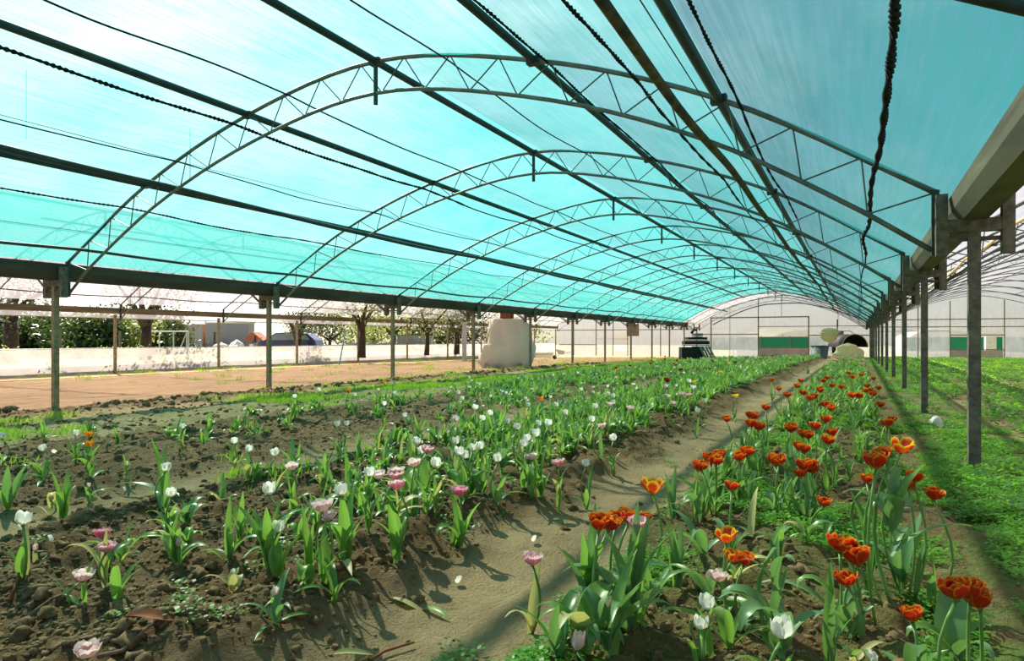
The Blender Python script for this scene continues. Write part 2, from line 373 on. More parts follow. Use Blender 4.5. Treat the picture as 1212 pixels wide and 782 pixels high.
def truss_meshes():
    up = MB(); up.tube([(x, 0, z) for x, z in ARCH], .028, 8)
    lo = MB(); lo.tube([(x, 0, z) for x, z in lowpath], .025, 8)
    A = at_arc(ARCH, 21); B = at_arc(lowpath[1:-1], 20); webs = []
    for i in range(20):
        for p, q in ((A[i], B[i]), (B[i], A[i + 1])):
            b = MB(); b.tube([(p[0], 0, p[1]), (q[0], 0, q[1])], .009, 5); webs.append(b.mesh('web_rod', 'web'))
    kp = MB(); kp.tube([(-5.68, 0, 4.80), (-5.68, 0, 4.20)], .03, 8)
    legs = []
    for x, z in ((-12.53, 2.46), (.626, 2.42)):
        b = MB(); b.box((x - .03, -.03, 1.85), (x + .03, .03, z + .02)); legs.append(b.mesh('leg', 'purlin'))
    cl = []
    for x, z in PTS[1:-1]:
        b = MB(); b.box((x - .08, -.05, z - .05), (x + .08, .05, z + .035)); cl.append(b.mesh('purlin_clamp', 'purlin'))
    return up.mesh('upper_chord', 'steel', True), lo.mesh('lower_chord', 'steel', True), webs, kp.mesh('king_bar', 'purlin'), legs, cl
PN = [(-12.56, 2.33)] + PTS[1:-1] + [(.75, 2.25)]
def cloth_z(x):
    i = max(0, min(5, sum(1 for p in PN[1:-1] if x > p[0]))); p, q = PN[i], PN[i + 1]; T = (x - p[0]) / (q[0] - p[0])
    return p[1] + (q[1] - p[1]) * T + .13 - .1 * math.sin(math.pi * min(1, max(0, T)))
TM = truss_meshes()
def truss(y, dx, label, group, detail=True):
    r = thing('roof_truss', label, 'roof truss', (dx, y, 0), 0, group)
    ob('upper_chord', TM[0], r); ob('lower_chord', TM[1], r)
    if detail:
        for wm in TM[2]: ob('web_rod', wm, r)
        ob('king_bar', TM[3], r)
        for c_ in TM[5]: ob('purlin_clamp', c_, r)
    for l in TM[4]: ob('leg', l, r)
for k in range(12):
    truss(YA + k * BAY, 0, f'grey arched roof truss under the teal cloth, {ORD[k]} from the camera', 'trusses of the teal roof', True)
for k in range(1, 12):
    truss(YA + k * BAY, -13.6, f'thin arched truss of the clear left roof, {ORD[k-1]} from the left edge', 'trusses of the clear left roof', k < 8)
for k in range(1, 12):
    truss(YA + k * BAY, 13.6, f'thin arched truss of the clear right roof, {ORD[k-1]} from the camera', 'trusses of the clear right roof', k < 6)

# posts with their H-shaped brackets
def post_meshes(wd):
    s = MB(); s.box((-wd / 2, -wd / 2, -.9), (wd / 2, wd / 2, 2.06))
    c = MB(); c.box((-.20, -.05, 2.03), (.20, .05, 2.14))
    t2 = MB(); t2.box((-.20, -.015, 1.95), (.20, .015, 1.985))
    p1 = MB(); p1.box((-.285, -.055, 1.83), (-.195, .055, 2.37)); p2 = MB(); p2.box((.195, -.055, 1.83), (.285, .055, 2.37))
    br = MB(); br.tube([(-.24, 0, 1.95), (-.75, 0, 2.35)], .02, 6)
    return s.mesh('shaft', 'concrete'), c.mesh('crossbar', 'concrete'), t2.mesh('tie_bar', 'concrete'), p1.mesh('bracket_plate', 'concrete'), p2.mesh('bracket_plate', 'concrete'), br.mesh('brace', 'web')
PM = post_meshes(.09)
PMW = PM[0].copy(); PMW.materials[0] = M['postlit']
def post(x, y, label, group, full=True):
    r = thing('greenhouse_post', label, 'post', (x, y, 0), 0, group)
    ob('shaft', PMW if x < -10 else PM[0], r)
    if full:
        ob('crossbar', PM[1], r); ob('tie_bar', PM[2], r); ob('bracket_plate', PM[3], r); ob('bracket_plate', PM[4], r)
        if x < -10: ob('brace', PM[5], r)
for k in range(12):
    post(XR, YP + k * BAY, f'square concrete post of the right row, {ORD[k]} from the camera', 'posts of the right row')
for k in range(12):
    post(XL, YP + k * BAY, f'square concrete post of the left row, {ORD[k]} from the left edge', 'posts of the left row')
for k in range(2, 12):
    post(XLL, YP + k * BAY, f'slim post along the white low wall, {ORD[k-2]} from the left edge', 'posts of the outer left row', False)

# gutters
GP = [(-.30, .0), (-.27, .0), (-.25, -.12), (-.15, -.215), (.15, -.215), (.25, -.12), (.27, 0), (.30, 0), (.27, -.13), (.16, -.245), (-.16, -.245), (-.27, -.13)]
def gutter(x, y0, y1, z, label, m='gutter', zs=.9):
    b = MB()
    for i in range(len(GP)):
        pass
    top = GP[:8]; bot = [GP[0]] + [GP[11], GP[10], GP[9], GP[8]] + [GP[7]]
    b.prism([(p[0] * .58, p[1] * zs) for p in GP], 'y', 0, y1 - y0)
    o = b.build('roof_gutter', m, None, False, (x, y0, z)); return tag(o, label, 'gutter', 'roof gutters')
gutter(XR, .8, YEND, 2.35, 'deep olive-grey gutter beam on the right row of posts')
gutter(XL, -2, YEND - 4.5, 2.43, 'long dark gutter beam on the left row of posts', 'guttershade', 1.2)
gutter(XLL, 8, YEND, 2.33, 'thin brown gutter beam above the low white wall')

# purlins
def purlin(p, y0, y1, r, label, name='roof_purlin', m='purlin', grp='roof purlins', dz=0, n=8):
    b = MB(); b.tube([(0, y, 0) for y in np.linspace(y0, y1, 14)], r, n)
    o = b.build(name, m, None, True, (p[0], 0, p[1] + dz)); return tag(o, label, 'roof bar', grp)
nm = ['lower left', 'upper left', 'ridge', 'upper right', 'lower right']
for i, q in enumerate(PTS[1:-1]):
    purlin(q, -3, YEND - 5 if i != 2 else YEND - 4, .05, f'thick dark {nm[i]} tube running lengthwise under the teal roof')
for sx, sd_ in ((-13.6, 'left'), (13.6, 'right')):
    for i, q in enumerate(PTS[1:-1]):
        purlin((q[0] + sx, q[1]), 8, YEND, .022, f'thin {nm[i]} tube under the clear {sd_} roof', grp='purlins of the clear roofs', n=6)
# short cross tube right of camera
b = MB(); b.tube([(x, 0, cloth_z(x) - .06) for x in np.linspace(-1.2, .72, 6)], .028, 8)
tag(b.build('cross_tube', 'purlin', None, True, (0, 3.3, 0)), 'dark roof tube in the upper right corner', 'roof bar')
# roll pipes and lower rails
def wob(x0, z0, y0, y1, r, m, label, ax=.03, az=.03, sag=0, name='roll_pipe', n=7, seed=0, drift=None):
    ys = np.arange(y0, y1, .5); pts = []
    for y in ys:
        dx_, dz_ = (drift(y) if drift else (0, 0))
        pts.append((x0 + dx_ + ax * 2 * vn(y * .35 + seed, seed * 1.7), y, z0 + dz_ + az * 2 * vn(y * .3 + seed + 40, 2.2) - sag * math.sin(math.pi * ((y - YA) / BAY % 1))))
    b = MB(); b.tube(pts, r, n); return tag(b.build(name, m, None, True), label, 'pipe', 'pipes under the roof')
wob(-1.38, 3.15, 2, YEND - 1, .04, 'rust', 'rusty brown winding pipe between the two right roof tubes', .05, .04, 0, seed=3)
wob(-9.75, 3.62, -2, YEND - 2, .045, 'purlin', 'dark winding pipe beside the lower left roof tube', .06, .02, .03, seed=6, drift=lambda y: (0, -.022 * min(max(y - 3, 0), 9)))
wob(-11.9, 2.62, -2, YEND - 6, .028, 'purlin', 'thin dark rail just above the left gutter', .03, .03, .04, seed=9)
wob(-24.8, 2.75, 9, YEND, .022, 'rust', 'thin brown rail under the clear left roof', .03, .03, .06, seed=13)
wob(2.0, 2.75, 9, YEND, .025, 'cream', 'pale pipe along the clear right roof', .05, .05, .05, seed=15)
# ropes
def rope(x, dz, y0, y1, r, label, strands=1, amp=.06, seed=0, sag=.05):
    b = MB()
    for s_ in range(strands):
        pts = []; y = y0
        while y < y1:
            st = .07 if (strands > 1 and y < 14) else (.2 if y < 16 else .6)
            zx = min(arch_z(x) + .01, cloth_z(x) - .035)
            ph = y * 2 * math.pi / .16 + s_ * math.pi
            rr = r * .8 if strands > 1 and y < 14 else 0
            fr = math.sin(math.pi * ((y - YA) / BAY % 1))
            pts.append((x + amp * 2 * vn(y * .5 + seed, seed) + rr * math.cos(ph), y, zx - dz - sag * fr + .03 * vn(y * .9 + seed, 5) + rr * math.sin(ph)))
            y += st
        b.tube(pts, r if strands == 1 else r * .8, 5)
    return tag(b.build('roof_rope', 'rope', None, True), label, 'rope', 'ropes under the roof')
rope(.12, .0, 2, YEND - 6, .019, 'thick black rope under the rightmost teal strip', 2, .05, 1)
rope(-1.05, .04, 2, YEND - 6, .012, 'black rope just right of the lower right roof tube', 2, .04, 2)
rope(-2.05, .02, 2, YEND - 6, .016, 'thick black rope left of the rusty winding pipe', 2, .05, 3)
rope(-3.20, .02, 2, YEND - 6, .014, 'dark rope hugging the upper right roof tube', 2, .03, 4)
rope(-4.55, .0, 1, YEND - 6, .010, 'thin dark rope right of the ridge tube', 1, .06, 5)
rope(-7.2, .0, 0, YEND - 6, .013, 'dark rope midway between ridge and upper left tube', 1, .08, 6)
rope(-8.3, .05, -1, YEND - 6, .020, 'thick dark rope beside the upper left roof tube', 2, .05, 7)
rope(-9.55, .02, -1, YEND - 6, .011, 'thin dark rope midway down the left teal slope', 1, .08, 8)
rope(-10.95, .0, -1, YEND - 6, .014, 'dark rope below the lower left roof tube', 2, .06, 9)
def wire(x, z, label, y0=-1, y1=40):
    b = MB(); b.tube([(x, y, z + .03 * vn(y, x)) for y in np.arange(y0, y1, 2)], .005, 4)
    return tag(b.build('thin_wire', 'wire', None), label, 'wire', 'thin wires under the roof')
wire(-9.0, 3.75, 'thin grey wire below the upper left tube')
wire(-11.3, 2.85, 'thin grey wire above the left rail')
wire(-1.2, 3.2, 'thin dark wire beside the rusty winding pipe')
hp = [(31, 82, 165), (225, 152, 212), (131, 285, 292)]
for i, (u_, v0, v1) in enumerate(hp):
    p = atd(u_, v0, 10.6); q = atd(u_, v1, 10.6); b = MB(); b.tube([(0, 0, 0), (0, 0, q[2] - p[2])], .005, 4)
    tag(b.build('hanging_wire', 'wire', None, False, p), f'short hanging wire at the left roof, {ORD[i]} of three', 'wire', 'thin wires under the roof')

# ------------------------------------------------------------------ roof coverings
def strip(name, p, q, y0, y1, m, parent, dz=.05, nxs=8, step=.35, sag=.05, wr=.012, seed=0, bulge=1):
    ys = np.arange(y0, y1 + 1e-6, step); ts = np.linspace(0, 1, nxs + 1)
    T, Y = np.meshgrid(ts, ys, indexing='ij')
    X = p[0] + (q[0] - p[0]) * T; Z = p[1] + (q[1] - p[1]) * T + dz
    fr = np.sin(np.pi * ((Y - YA) / BAY % 1))
    Z = Z + .055 * np.sin(np.pi * T) * bulge - sag * fr * np.sin(np.pi * T) * 1.3 + wr * 2 * vn(X * 4 + seed, Y * 1.7) * np.sin(np.pi * T) + wr * 2 * vn(X * 1.5, Y * 5 + seed) * np.sin(np.pi * T)
    n = len(ys); idx = np.arange(X.size).reshape(X.shape)
    fa = np.stack([idx[:-1, :-1], idx[1:, :-1], idx[1:, 1:], idx[:-1, 1:]], -1).reshape(-1, 4)
    return ob(name, npmesh(name, np.stack([X, Y, Z], -1).reshape(-1, 3), fa, m), parent)
ceil = struct(ob('ceiling', None)); ceil['label'] = 'teal shade cloth stretched over arched roof trusses'
for i in range(6):
    o = strip('shade_cloth', PN[i], PN[i + 1], -5, YA + 10 * BAY + (1.2 if i > 2 else -1.0 if i < 2 else .3), 'net', ceil, .13, 12, .3, .03, .014, seed=i * 7, bulge=-1.1)
for i in range(6):
    strip('clear_film', PTS[i], PTS[i + 1], YA + 10 * BAY - 1.2, YEND, 'film', ceil, .062, seed=i * 3 + 50)
for sx, s_ in ((-13.6, 'left'), (13.6, 'right')):
    c2 = struct(ob('ceiling_' + s_, None)); c2['label'] = f'clear plastic film roof of the {s_} neighbouring span'
    for i in range(6):
        P_, Q_ = [(p[0] + sx, p[1]) for p in (PTS[i], PTS[i + 1])]
        strip('clear_film', P_, Q_, -5, YEND, 'film', c2, .05, 5, .6, .03, seed=i * 5 + 9)

# ------------------------------------------------------------------ end wall
wb = struct(ob('wall_back', None, None, (0, YEND, 0))); wb['label'] = 'translucent plastic end wall with wooden frame'
GZE = float(gz(-6, YEND, False)) - .1
def panel(x0, x1, z0, z1, m='gable', y=0, name='film_panel'):
    n = max(2, int((x1 - x0) / .3)); k = max(2, int((z1 - z0) / .3))
    X, Z = np.meshgrid(np.linspace(x0, x1, n), np.linspace(z0, z1, k), indexing='ij')
    Y = y + .05 * vn(X * 1.3 + y, Z * .8)
    idx = np.arange(X.size).reshape(X.shape)
    fa = np.stack([idx[:-1, :-1], idx[1:, :-1], idx[1:, 1:], idx[:-1, 1:]], -1).reshape(-1, 4)
    return ob(name, npmesh(name, np.stack([X, Y, Z], -1).reshape(-1, 3), fa, m), wb)
def gable(dx):
    b = MB(); xs = np.linspace(-12.4, .5, 30); v = []; f = []
    for x in xs: v += [(x + dx, 0, 2.0), (x + dx, .03 * vn(x * 3, dx), max(2.02, arch_z(x) + .05))]
    for i in range(29): f.append((2 * i, 2 * i + 2, 2 * i + 3, 2 * i + 1))
    b.add(v, f); b.build('gable_film', 'gable', wb, True)
for dx in (-13.6, 0, 13.6): gable(dx)
WX = [-11.5, -7.55, -3.6, .4]
panel(-12.7, -7.6, GZE, 2.0); panel(-3.55, .9, GZE, 2.0); panel(-7.5, -3.65, GZE - .1, .35, 'pinkwall', .02, 'skirt_board')
panel(-26.3, -20.5, GZE, 2.0); panel(-19.1, -12.7, GZE, 2.0); panel(-20.4, -19.2, GZE, 0, 'gable')
panel(.9, 6.3, GZE, 2.0); panel(6.3, 9.6, GZE, .25, 'pinkwall', .02, 'skirt_board'); panel(9.6, 14.5, GZE, 2.0); panel(6.3, 9.6, 1.75, 2.0)
def wbar(x0, z0, x1, z1, r=.05, m='wood', y=-.1, name='frame_bar'):
    b = MB(); b.tube([(x0, y, z0), (x1, y, z1)], r, 4); b.build(name, m, wb)
for x in WX[:3]: wbar(x, GZE, x, 3.0 if x > -12 else 2.4, .07, name='frame_post')
wbar(-11.5, 2.95, -3.6, 2.95, .07); wbar(-12.6, 1.5, -7.55, 1.5, .06); wbar(-7.6, 2.15, .9, 2.15, .04); wbar(-3.6, 1.4, .9, 1.4, .06)
wbar(-7.5, .35, -3.6, .35, .05); wbar(-7.5, 1.25, -3.6, 1.25, .05); wbar(-5.6, .9, -5.6, 1.5, .03)
wbar(-9.9, GZE, -9.9, 3.9, .025, 'steel'); wbar(-7.55, 2.9, -7.55, 4.7, .05); wbar(-5.7, 3, -5.7, 4.7, .025, 'steel'); wbar(-1.4, 2.1, -1.4, 3.4, .025, 'steel')
for x in (-24.5, -22.2, -20.5, -19.1, -16.0): wbar(x, GZE, x, 2.9, .05, name='frame_post')
wbar(-26.3, 1.95, -12.8, 1.95, .05); wbar(-26, .55, -22.2, .55, .05); wbar(-22.2, 1.1, -19, 1.1, .02)
for x in (4.2, 6.3, 9.7): wbar(x, GZE, x, 4.0, .05, name='frame_post')
wbar(.9, 2.6, 14, 2.6, .05); wbar(.9, 2.05, 14, 2.0, .045); wbar(.9, 1.7, 6.3, 1.7, .03); wbar(6.3, 1.4, 9.7, 1.4, .05); wbar(6.3, .3, 9.7, .3, .05)
b = MB(); b.tube([(x, -.25, 4.12 - .036 * (x + 5.2) ** 2 * 1.35 + .12 * vn(x, 2)) for x in np.linspace(-11.3, 0, 24)], .05, 6); b.build('curved_pipe', 'steel', wb, True)

# outside ground and the low wall on the left
b = MB(); b.add([(-160, -60, -.75), (120, -60, -.75), (120, 200, -.75), (-160, 200, -.75)], [(0, 1, 2, 3)])
M['yard'] = solid('yard_ground', (.38, .33, .24), (.22, .25, .12), .95, .6, 0, .2)
struct(b.build('ground', 'yard'))
b = MB(); b.add([(-160, 9, .05), (-26.6, 9, .05), (-26.6, 61, .05), (-160, 90, .05)], [(0, 1, 2, 3)])
struct(b.build('yard_left', 'yard'))
wl = struct(ob('wall_left', None)); wl['label'] = 'low white plastic skirt wall along the left span'
for k in range(0, 11):
    y0, y1 = YP + k * BAY, YP + (k + 1) * BAY; n = 14; v = []; f = []
    for i in range(n):
        y = y0 + (y1 - y0) * i / (n - 1)
        for j, z in enumerate((-.7, -.1, .35, .72)): v.append((XLL - .1 + .05 * vn(y * 1.5, z * 3), y, z + (.02 * vn(y, 4) if j == 3 else 0)))
    for i in range(n - 1):
        for j in range(3): f.append((i * 4 + j, i * 4 + j + 4, i * 4 + j + 5, i * 4 + j + 1))
    b = MB(); b.add(v, f); b.build('skirt_film', 'skirt', wl, True)
    b = MB(); b.add([(XLL - .08, y0, 1.92), (XLL - .08, y1, 1.92), (XLL - .1, y1, 2.3), (XLL - .1, y0, 2.3)], [(0, 1, 2, 3)]); b.build('upper_film', 'film', wl)
    b = MB(); b.tube([(XLL - .05, y0, .73), (XLL - .05, y1, .73)], .015, 5); b.build('rail', 'steel', wl)
    b = MB(); b.tube([(XLL - .05, y0, 1.92), (XLL - .05, y1, 1.92)], .018, 5); b.build('rail', 'wood', wl)

# ------------------------------------------------------------------ tulips
def leaf_pts(L, W, phi0, bend, pw, twist, n, m, fold=.35, ruf=0):
    v = []; x = z = 0; rows = []
    for i in range(n + 1):
        t = i / n; phi = phi0 - bend * t ** pw
        if i: x += L / n * math.cos(phi); z += L / n * math.sin(phi)
        wd = W * (math.sin(math.pi * min(1, (t * .93 + .07)) ** .75) ** .75 if t < 1 else .02) * .5
        wd = max(wd, W * .03)
        nxv, nzv = -math.sin(phi), math.cos(phi)
        tw = twist * t
        for j in range(m):
            s = -1 + 2 * j / (m - 1)
            lift = fold * wd * (abs(s) ** 1.3) * (1 - .5 * t) + ruf * math.sin(t * 9 + s * 2) * wd
            dy = s * wd * math.cos(tw); lf = lift + s * wd * math.sin(tw)
            v.append((x + nxv * lf, dy, z + nzv * lf))
    f = []
    for i in range(n):
        for j in range(m - 1):
            a = i * m + j; f.append((a, a + 1, a + m + 1, a + m))
    return v, f
LEAF = {}
SPEC = [(L_, W_ * (1 if i_ in (4, 8) else .8), a_, b_, c_, d_) for i_, (L_, W_, a_, b_, c_, d_) in enumerate([ # L, W, phi0, bend, pw, twist
    (.34, .055, 1.50, .25, 2, .2), (.30, .062, 1.40, .55, 2, -.3), (.26, .05, 1.30, .9, 2, .3), (.30, .06, 1.15, 1.6, 2.2, .2),
    (.24, .065, 1.25, 2.6, 2.6, -.2), (.22, .04, 1.45, .4, 1.5, .6), (.18, .045, 1.0, 1.2, 1.5, .2), (.34, .045, .95, 1.3, 1.3, -.5),
    (.30, .085, 1.35, 1.9, 2.4, .1), (.26, .05, .6, .9, 1.0, .4)])]
def leafmesh(i, m):
    k = (i, m)
    if k not in LEAF:
        b = MB(); b.add(*leaf_pts(*SPEC[i], 8, 5, .45, .06)); LEAF[k] = b.mesh('tulip_leaf', m, True)
    return LEAF[k]
def stem_mesh(seed):
    rr = random.Random(seed); a, c = rr.uniform(-.05, .05), rr.uniform(-.05, .05)
    b = MB(); b.tube([(a * math.sin(t * 3.14), c * math.sin(t * 3.14), t) for t in np.linspace(-.06, 1, 7)], .0048, 5); return b.mesh('stem', 'stem', True)
STEM = [stem_mesh(i) for i in range(4)]
def petal(R_, Ht, flare, ang, az, n=6, m=5, ruf=0, seed=0, tipn=.6):
    rr = random.Random(seed); v = []; pc = []
    for i in range(n + 1):
        t = i / n
        r = R_ * (.12 + .88 * math.sin(min(1.0, t * 1.9) * math.pi / 2)) * (1 + flare * max(0, t - .35) * 1.6) * (1 - (.35 if flare < .15 else 0) * max(0, t - .5))
        z = Ht * (t ** 1.05) * (1 - .25 * max(0, flare) * t * t)
        ha = ang * max(.06, math.sqrt(max(0, 1 - ((t - .5) / .56) ** 2)) ** tipn)
        for j in range(m):
            s = -1 + 2 * j / (m - 1)
            a = az + s * ha; rj = r * (1 + .06 * abs(s)) + ruf * R_ * math.sin(t * 11 + s * 7 + seed) * (.3 + .7 * t) * .25
            v.append((rj * math.cos(a), rj * math.sin(a), z + ruf * Ht * .12 * math.sin(s * 8 + seed) * t - .10 * Ht * abs(s) * t))
            pc.append((max(abs(s) * .9, t ** 2 * 1.0), t, 0, 1))
    f = []
    for i in range(n):
        for j in range(m - 1):
            a = i * m + j; f.append((a, a + 1, a + m + 1, a + m))
    return v, f, pc
def pmesh(name, parts, m):
    b = MB(); pcs = []
    for v, f, pc in parts: b.add(v, f); pcs += pc
    me = b.mesh(name, m, True); ca = me.color_attributes.new('pet', 'FLOAT_COLOR', 'POINT')
    ca.data.foreach_set('color', np.array(pcs, np.float32).ravel()); return me
FK = { # R, H, flare, ang, layers(petals), ruffle, materials
    'red': (.029, .056, .2, .66, ((5, 1.0, .30), (5, .8, .12), (3, .5, .0)), .35, 'p_red'),
    'flame': (.029, .058, .3, .68, ((3, 1.0, .42), (3, .9, .2)), .15, 'p_flame'),
    'white': (.024, .050, .12, .72, ((3, 1.0, .1), (3, .9, .0)), .05, 'p_white'),
    'pale': (.027, .046, .3, .7, ((5, 1.0, .3), (5, .75, .1)), .35, 'p_pale'),
    'pink': (.026, .044, .3, .6, ((7, 1.0, .3), (6, .75, .2), (4, .45, 0)), .45, 'p_pink'),
    'palepink': (.027, .045, .3, .6, ((7, 1.0, .3), (6, .75, .2), (4, .45, 0)), .45, 'p_rose'),
    'orange': (.026, .048, .2, .72, ((3, 1.0, .2), (3, .9, .05)), .1, 'p_orange'),
    'yellow': (.030, .046, .3, .7, ((4, 1.0, .35), (4, .85, .15)), .2, 'p_yellow'),
    'darkred': (.030, .05, .3, .62, ((6, 1.0, .3), (6, .75, .25)), .4, 'p_darkred'),
    'bud': (.013, .042, -.2, .75, ((3, 1.0, 0), (3, .9, 0)), .05, 'p_pale'),
}
FLP, FLW = {}, {}
def petal_list(kind, seed, n=6, m=5):
    R_, Ht, fl, ang, layers, ruf, mt = FK[kind]; o = []; rr = random.Random(seed)
    for li, (cnt, sc, f_) in enumerate(layers):
        for k in range(cnt):
            o.append(petal(R_ * (.65 + .35 * sc), Ht * (.85 + .15 * sc) * rr.uniform(.9, 1.08), f_ * rr.uniform(.8, 1.2), ang * rr.uniform(.9, 1.1), 2 * math.pi * (k + .5 * li + rr.uniform(-.1, .1)) / cnt, n, m, ruf, seed * 31 + li * 7 + k))
    return o
def flower_whole(kind, var):
    k = (kind, var)
    if k not in FLW: FLW[k] = pmesh('flower_head', petal_list(kind, var, 4, 4), FK[kind][6])
    return FLW[k]
def flower_parts(kind, var):
    k = (kind, var)
    if k not in FLP: FLP[k] = [pmesh('petal', [p], FK[kind][6]) for p in petal_list(kind, var + 10)]
    return FLP[k]
b = MB(); b.tube([(0, 0, -.004), (0, 0, .008), (0, 0, .026)], [.006, .006, .003], 6); PIST = b.mesh('flower_head', 'pistil', True)
def add_flower(root, kind, top, zc, sc, rr, tilt=.2):
    var = rr.randrange(3)
    if zc < 4.6:
        h = ob('flower_head', PIST, root, top)
        for pm_ in flower_parts(kind, var): ob('petal', pm_, h)
    else: h = ob('flower_head', flower_whole(kind, var), root, top)
    h.scale = (sc,) * 3; h.rotation_euler = (rr.uniform(-tilt, tilt), rr.uniform(-tilt, tilt), rr.uniform(0, 6.28)); return h
def add_leaves(root, n, rr, sc, kinds, mats, up=0):
    a0 = rr.uniform(0, 6.28)
    for k in range(n):
        l = ob('leaf', leafmesh(rr.choice(kinds), rr.choice(mats)), root, (rr.uniform(-.012, .012), rr.uniform(-.012, .012), up * k - .01))
        s = sc * rr.uniform(.75, 1.15); l.scale = (s, s, s); l.rotation_euler = (rr.uniform(-.1, .1), rr.uniform(-.1, .1), a0 + 2.4 * k + rr.uniform(-.4, .4))
PLANTS = []  # (root, kindname, bed, zc, special label)
def bedname(x):
    if x > .5: return 'right verge'
    if x > -1.5: return 'right bed'
    if x > -4.6: return 'middle bed'
    return 'left bed'
CN = {'red': 'orange-red frilled', 'flame': 'yellow-edged red', 'white': 'white', 'pale': 'blush white', 'pink': 'pink double', 'palepink': 'pale pink double', 'orange': 'orange', 'yellow': 'yellow', 'darkred': 'dark red', 'bud': 'faded pink'}
NMK = {'red': 'orange_tulip', 'flame': 'flame_tulip', 'white': 'white_tulip', 'pale': 'blush_tulip', 'pink': 'pink_tulip', 'palepink': 'pale_pink_tulip', 'orange': 'amber_tulip', 'yellow': 'yellow_tulip', 'darkred': 'dark_red_tulip', 'bud': 'faded_tulip'}
WP = {}
def leafplant_pts(seed, n, sc, lm=3, ln=4):
    rr = random.Random(seed); b = MB(); a0 = rr.uniform(0, 6.28)
    for k in range(n):
        L, W, p0, bd, pw, tw = SPEC[rr.choice([0, 1, 1, 2, 3, 5, 6, 8])]; s = sc * rr.uniform(.7, 1.1)
        v, f = leaf_pts(L * s, W * s * 1.1, p0 - rr.uniform(0, .25), bd, pw, tw, ln, lm, .4)
        a = a0 + 2.4 * k + rr.uniform(-.4, .4); ca, sa = math.cos(a), math.sin(a); ox, oy = rr.uniform(-.03, .03), rr.uniform(-.03, .03)
        b.add([(x * ca - y * sa + ox, x * sa + y * ca + oy, z - .01) for x, y, z in v], f)
    return b
def whole_leafplant(var, m='leaf'):
    if (var, m) not in WP: WP[(var, m)] = leafplant_pts(var + 500, 7, .9).mesh('foliage', m, True)
    return WP[(var, m)]
def tulip(kind, u, v, h, sc=1.0, label=None, nl=None, zmax=70, leafsc=None):
    x, y, zc = ray(u, v, h, zmax)
    rr = random.Random(int(u * 131 + v * 7))
    return tulip_at(kind, x, y, h, rr, sc, label, nl, leafsc)
def tulip_at(kind, x, y, h, rr, sc=1.0, label=None, nl=None, leafsc=None):
    z = float(gz(x, y)); zc = -x * ST + y * CT
    root = ob(NMK[kind], None, None, (x, y, z)); root['category'] = 'tulip'
    hh = h
    st = ob('stem', rr.choice(STEM), root); lean = rr.uniform(-.05, .05), rr.uniform(-.05, .05)
    st.scale = (1.15, 1.15, hh); st.rotation_euler.z = rr.uniform(0, 6.28)
    mats = ['leafblue', 'leafblue', 'leaf'] if kind in ('red', 'flame') else ['leaf', 'leaf', 'leaf', 'leafblue', 'leaf', 'leafyellow']
    ls = leafsc if leafsc else min(1.25, .45 + h * 1.3)
    if zc < 13:
        add_leaves(root, nl if nl is not None else rr.choice([3, 4, 4, 5]), rr, ls, [0, 1, 2, 3, 5, 6, 8, 1, 9], mats, .02)
    else:
        f_ = ob('foliage', whole_leafplant(rr.randrange(6), 'leafblue' if kind == 'red' else 'leaf'), root); f_.scale = (ls,) * 3; f_.rotation_euler.z = rr.uniform(0, 6)
    add_flower(root, kind, (0, 0, hh - .004), zc, sc * rr.uniform(.92, 1.1), rr)
    PLANTS.append((root, kind, bedname(x), zc, label)); return root
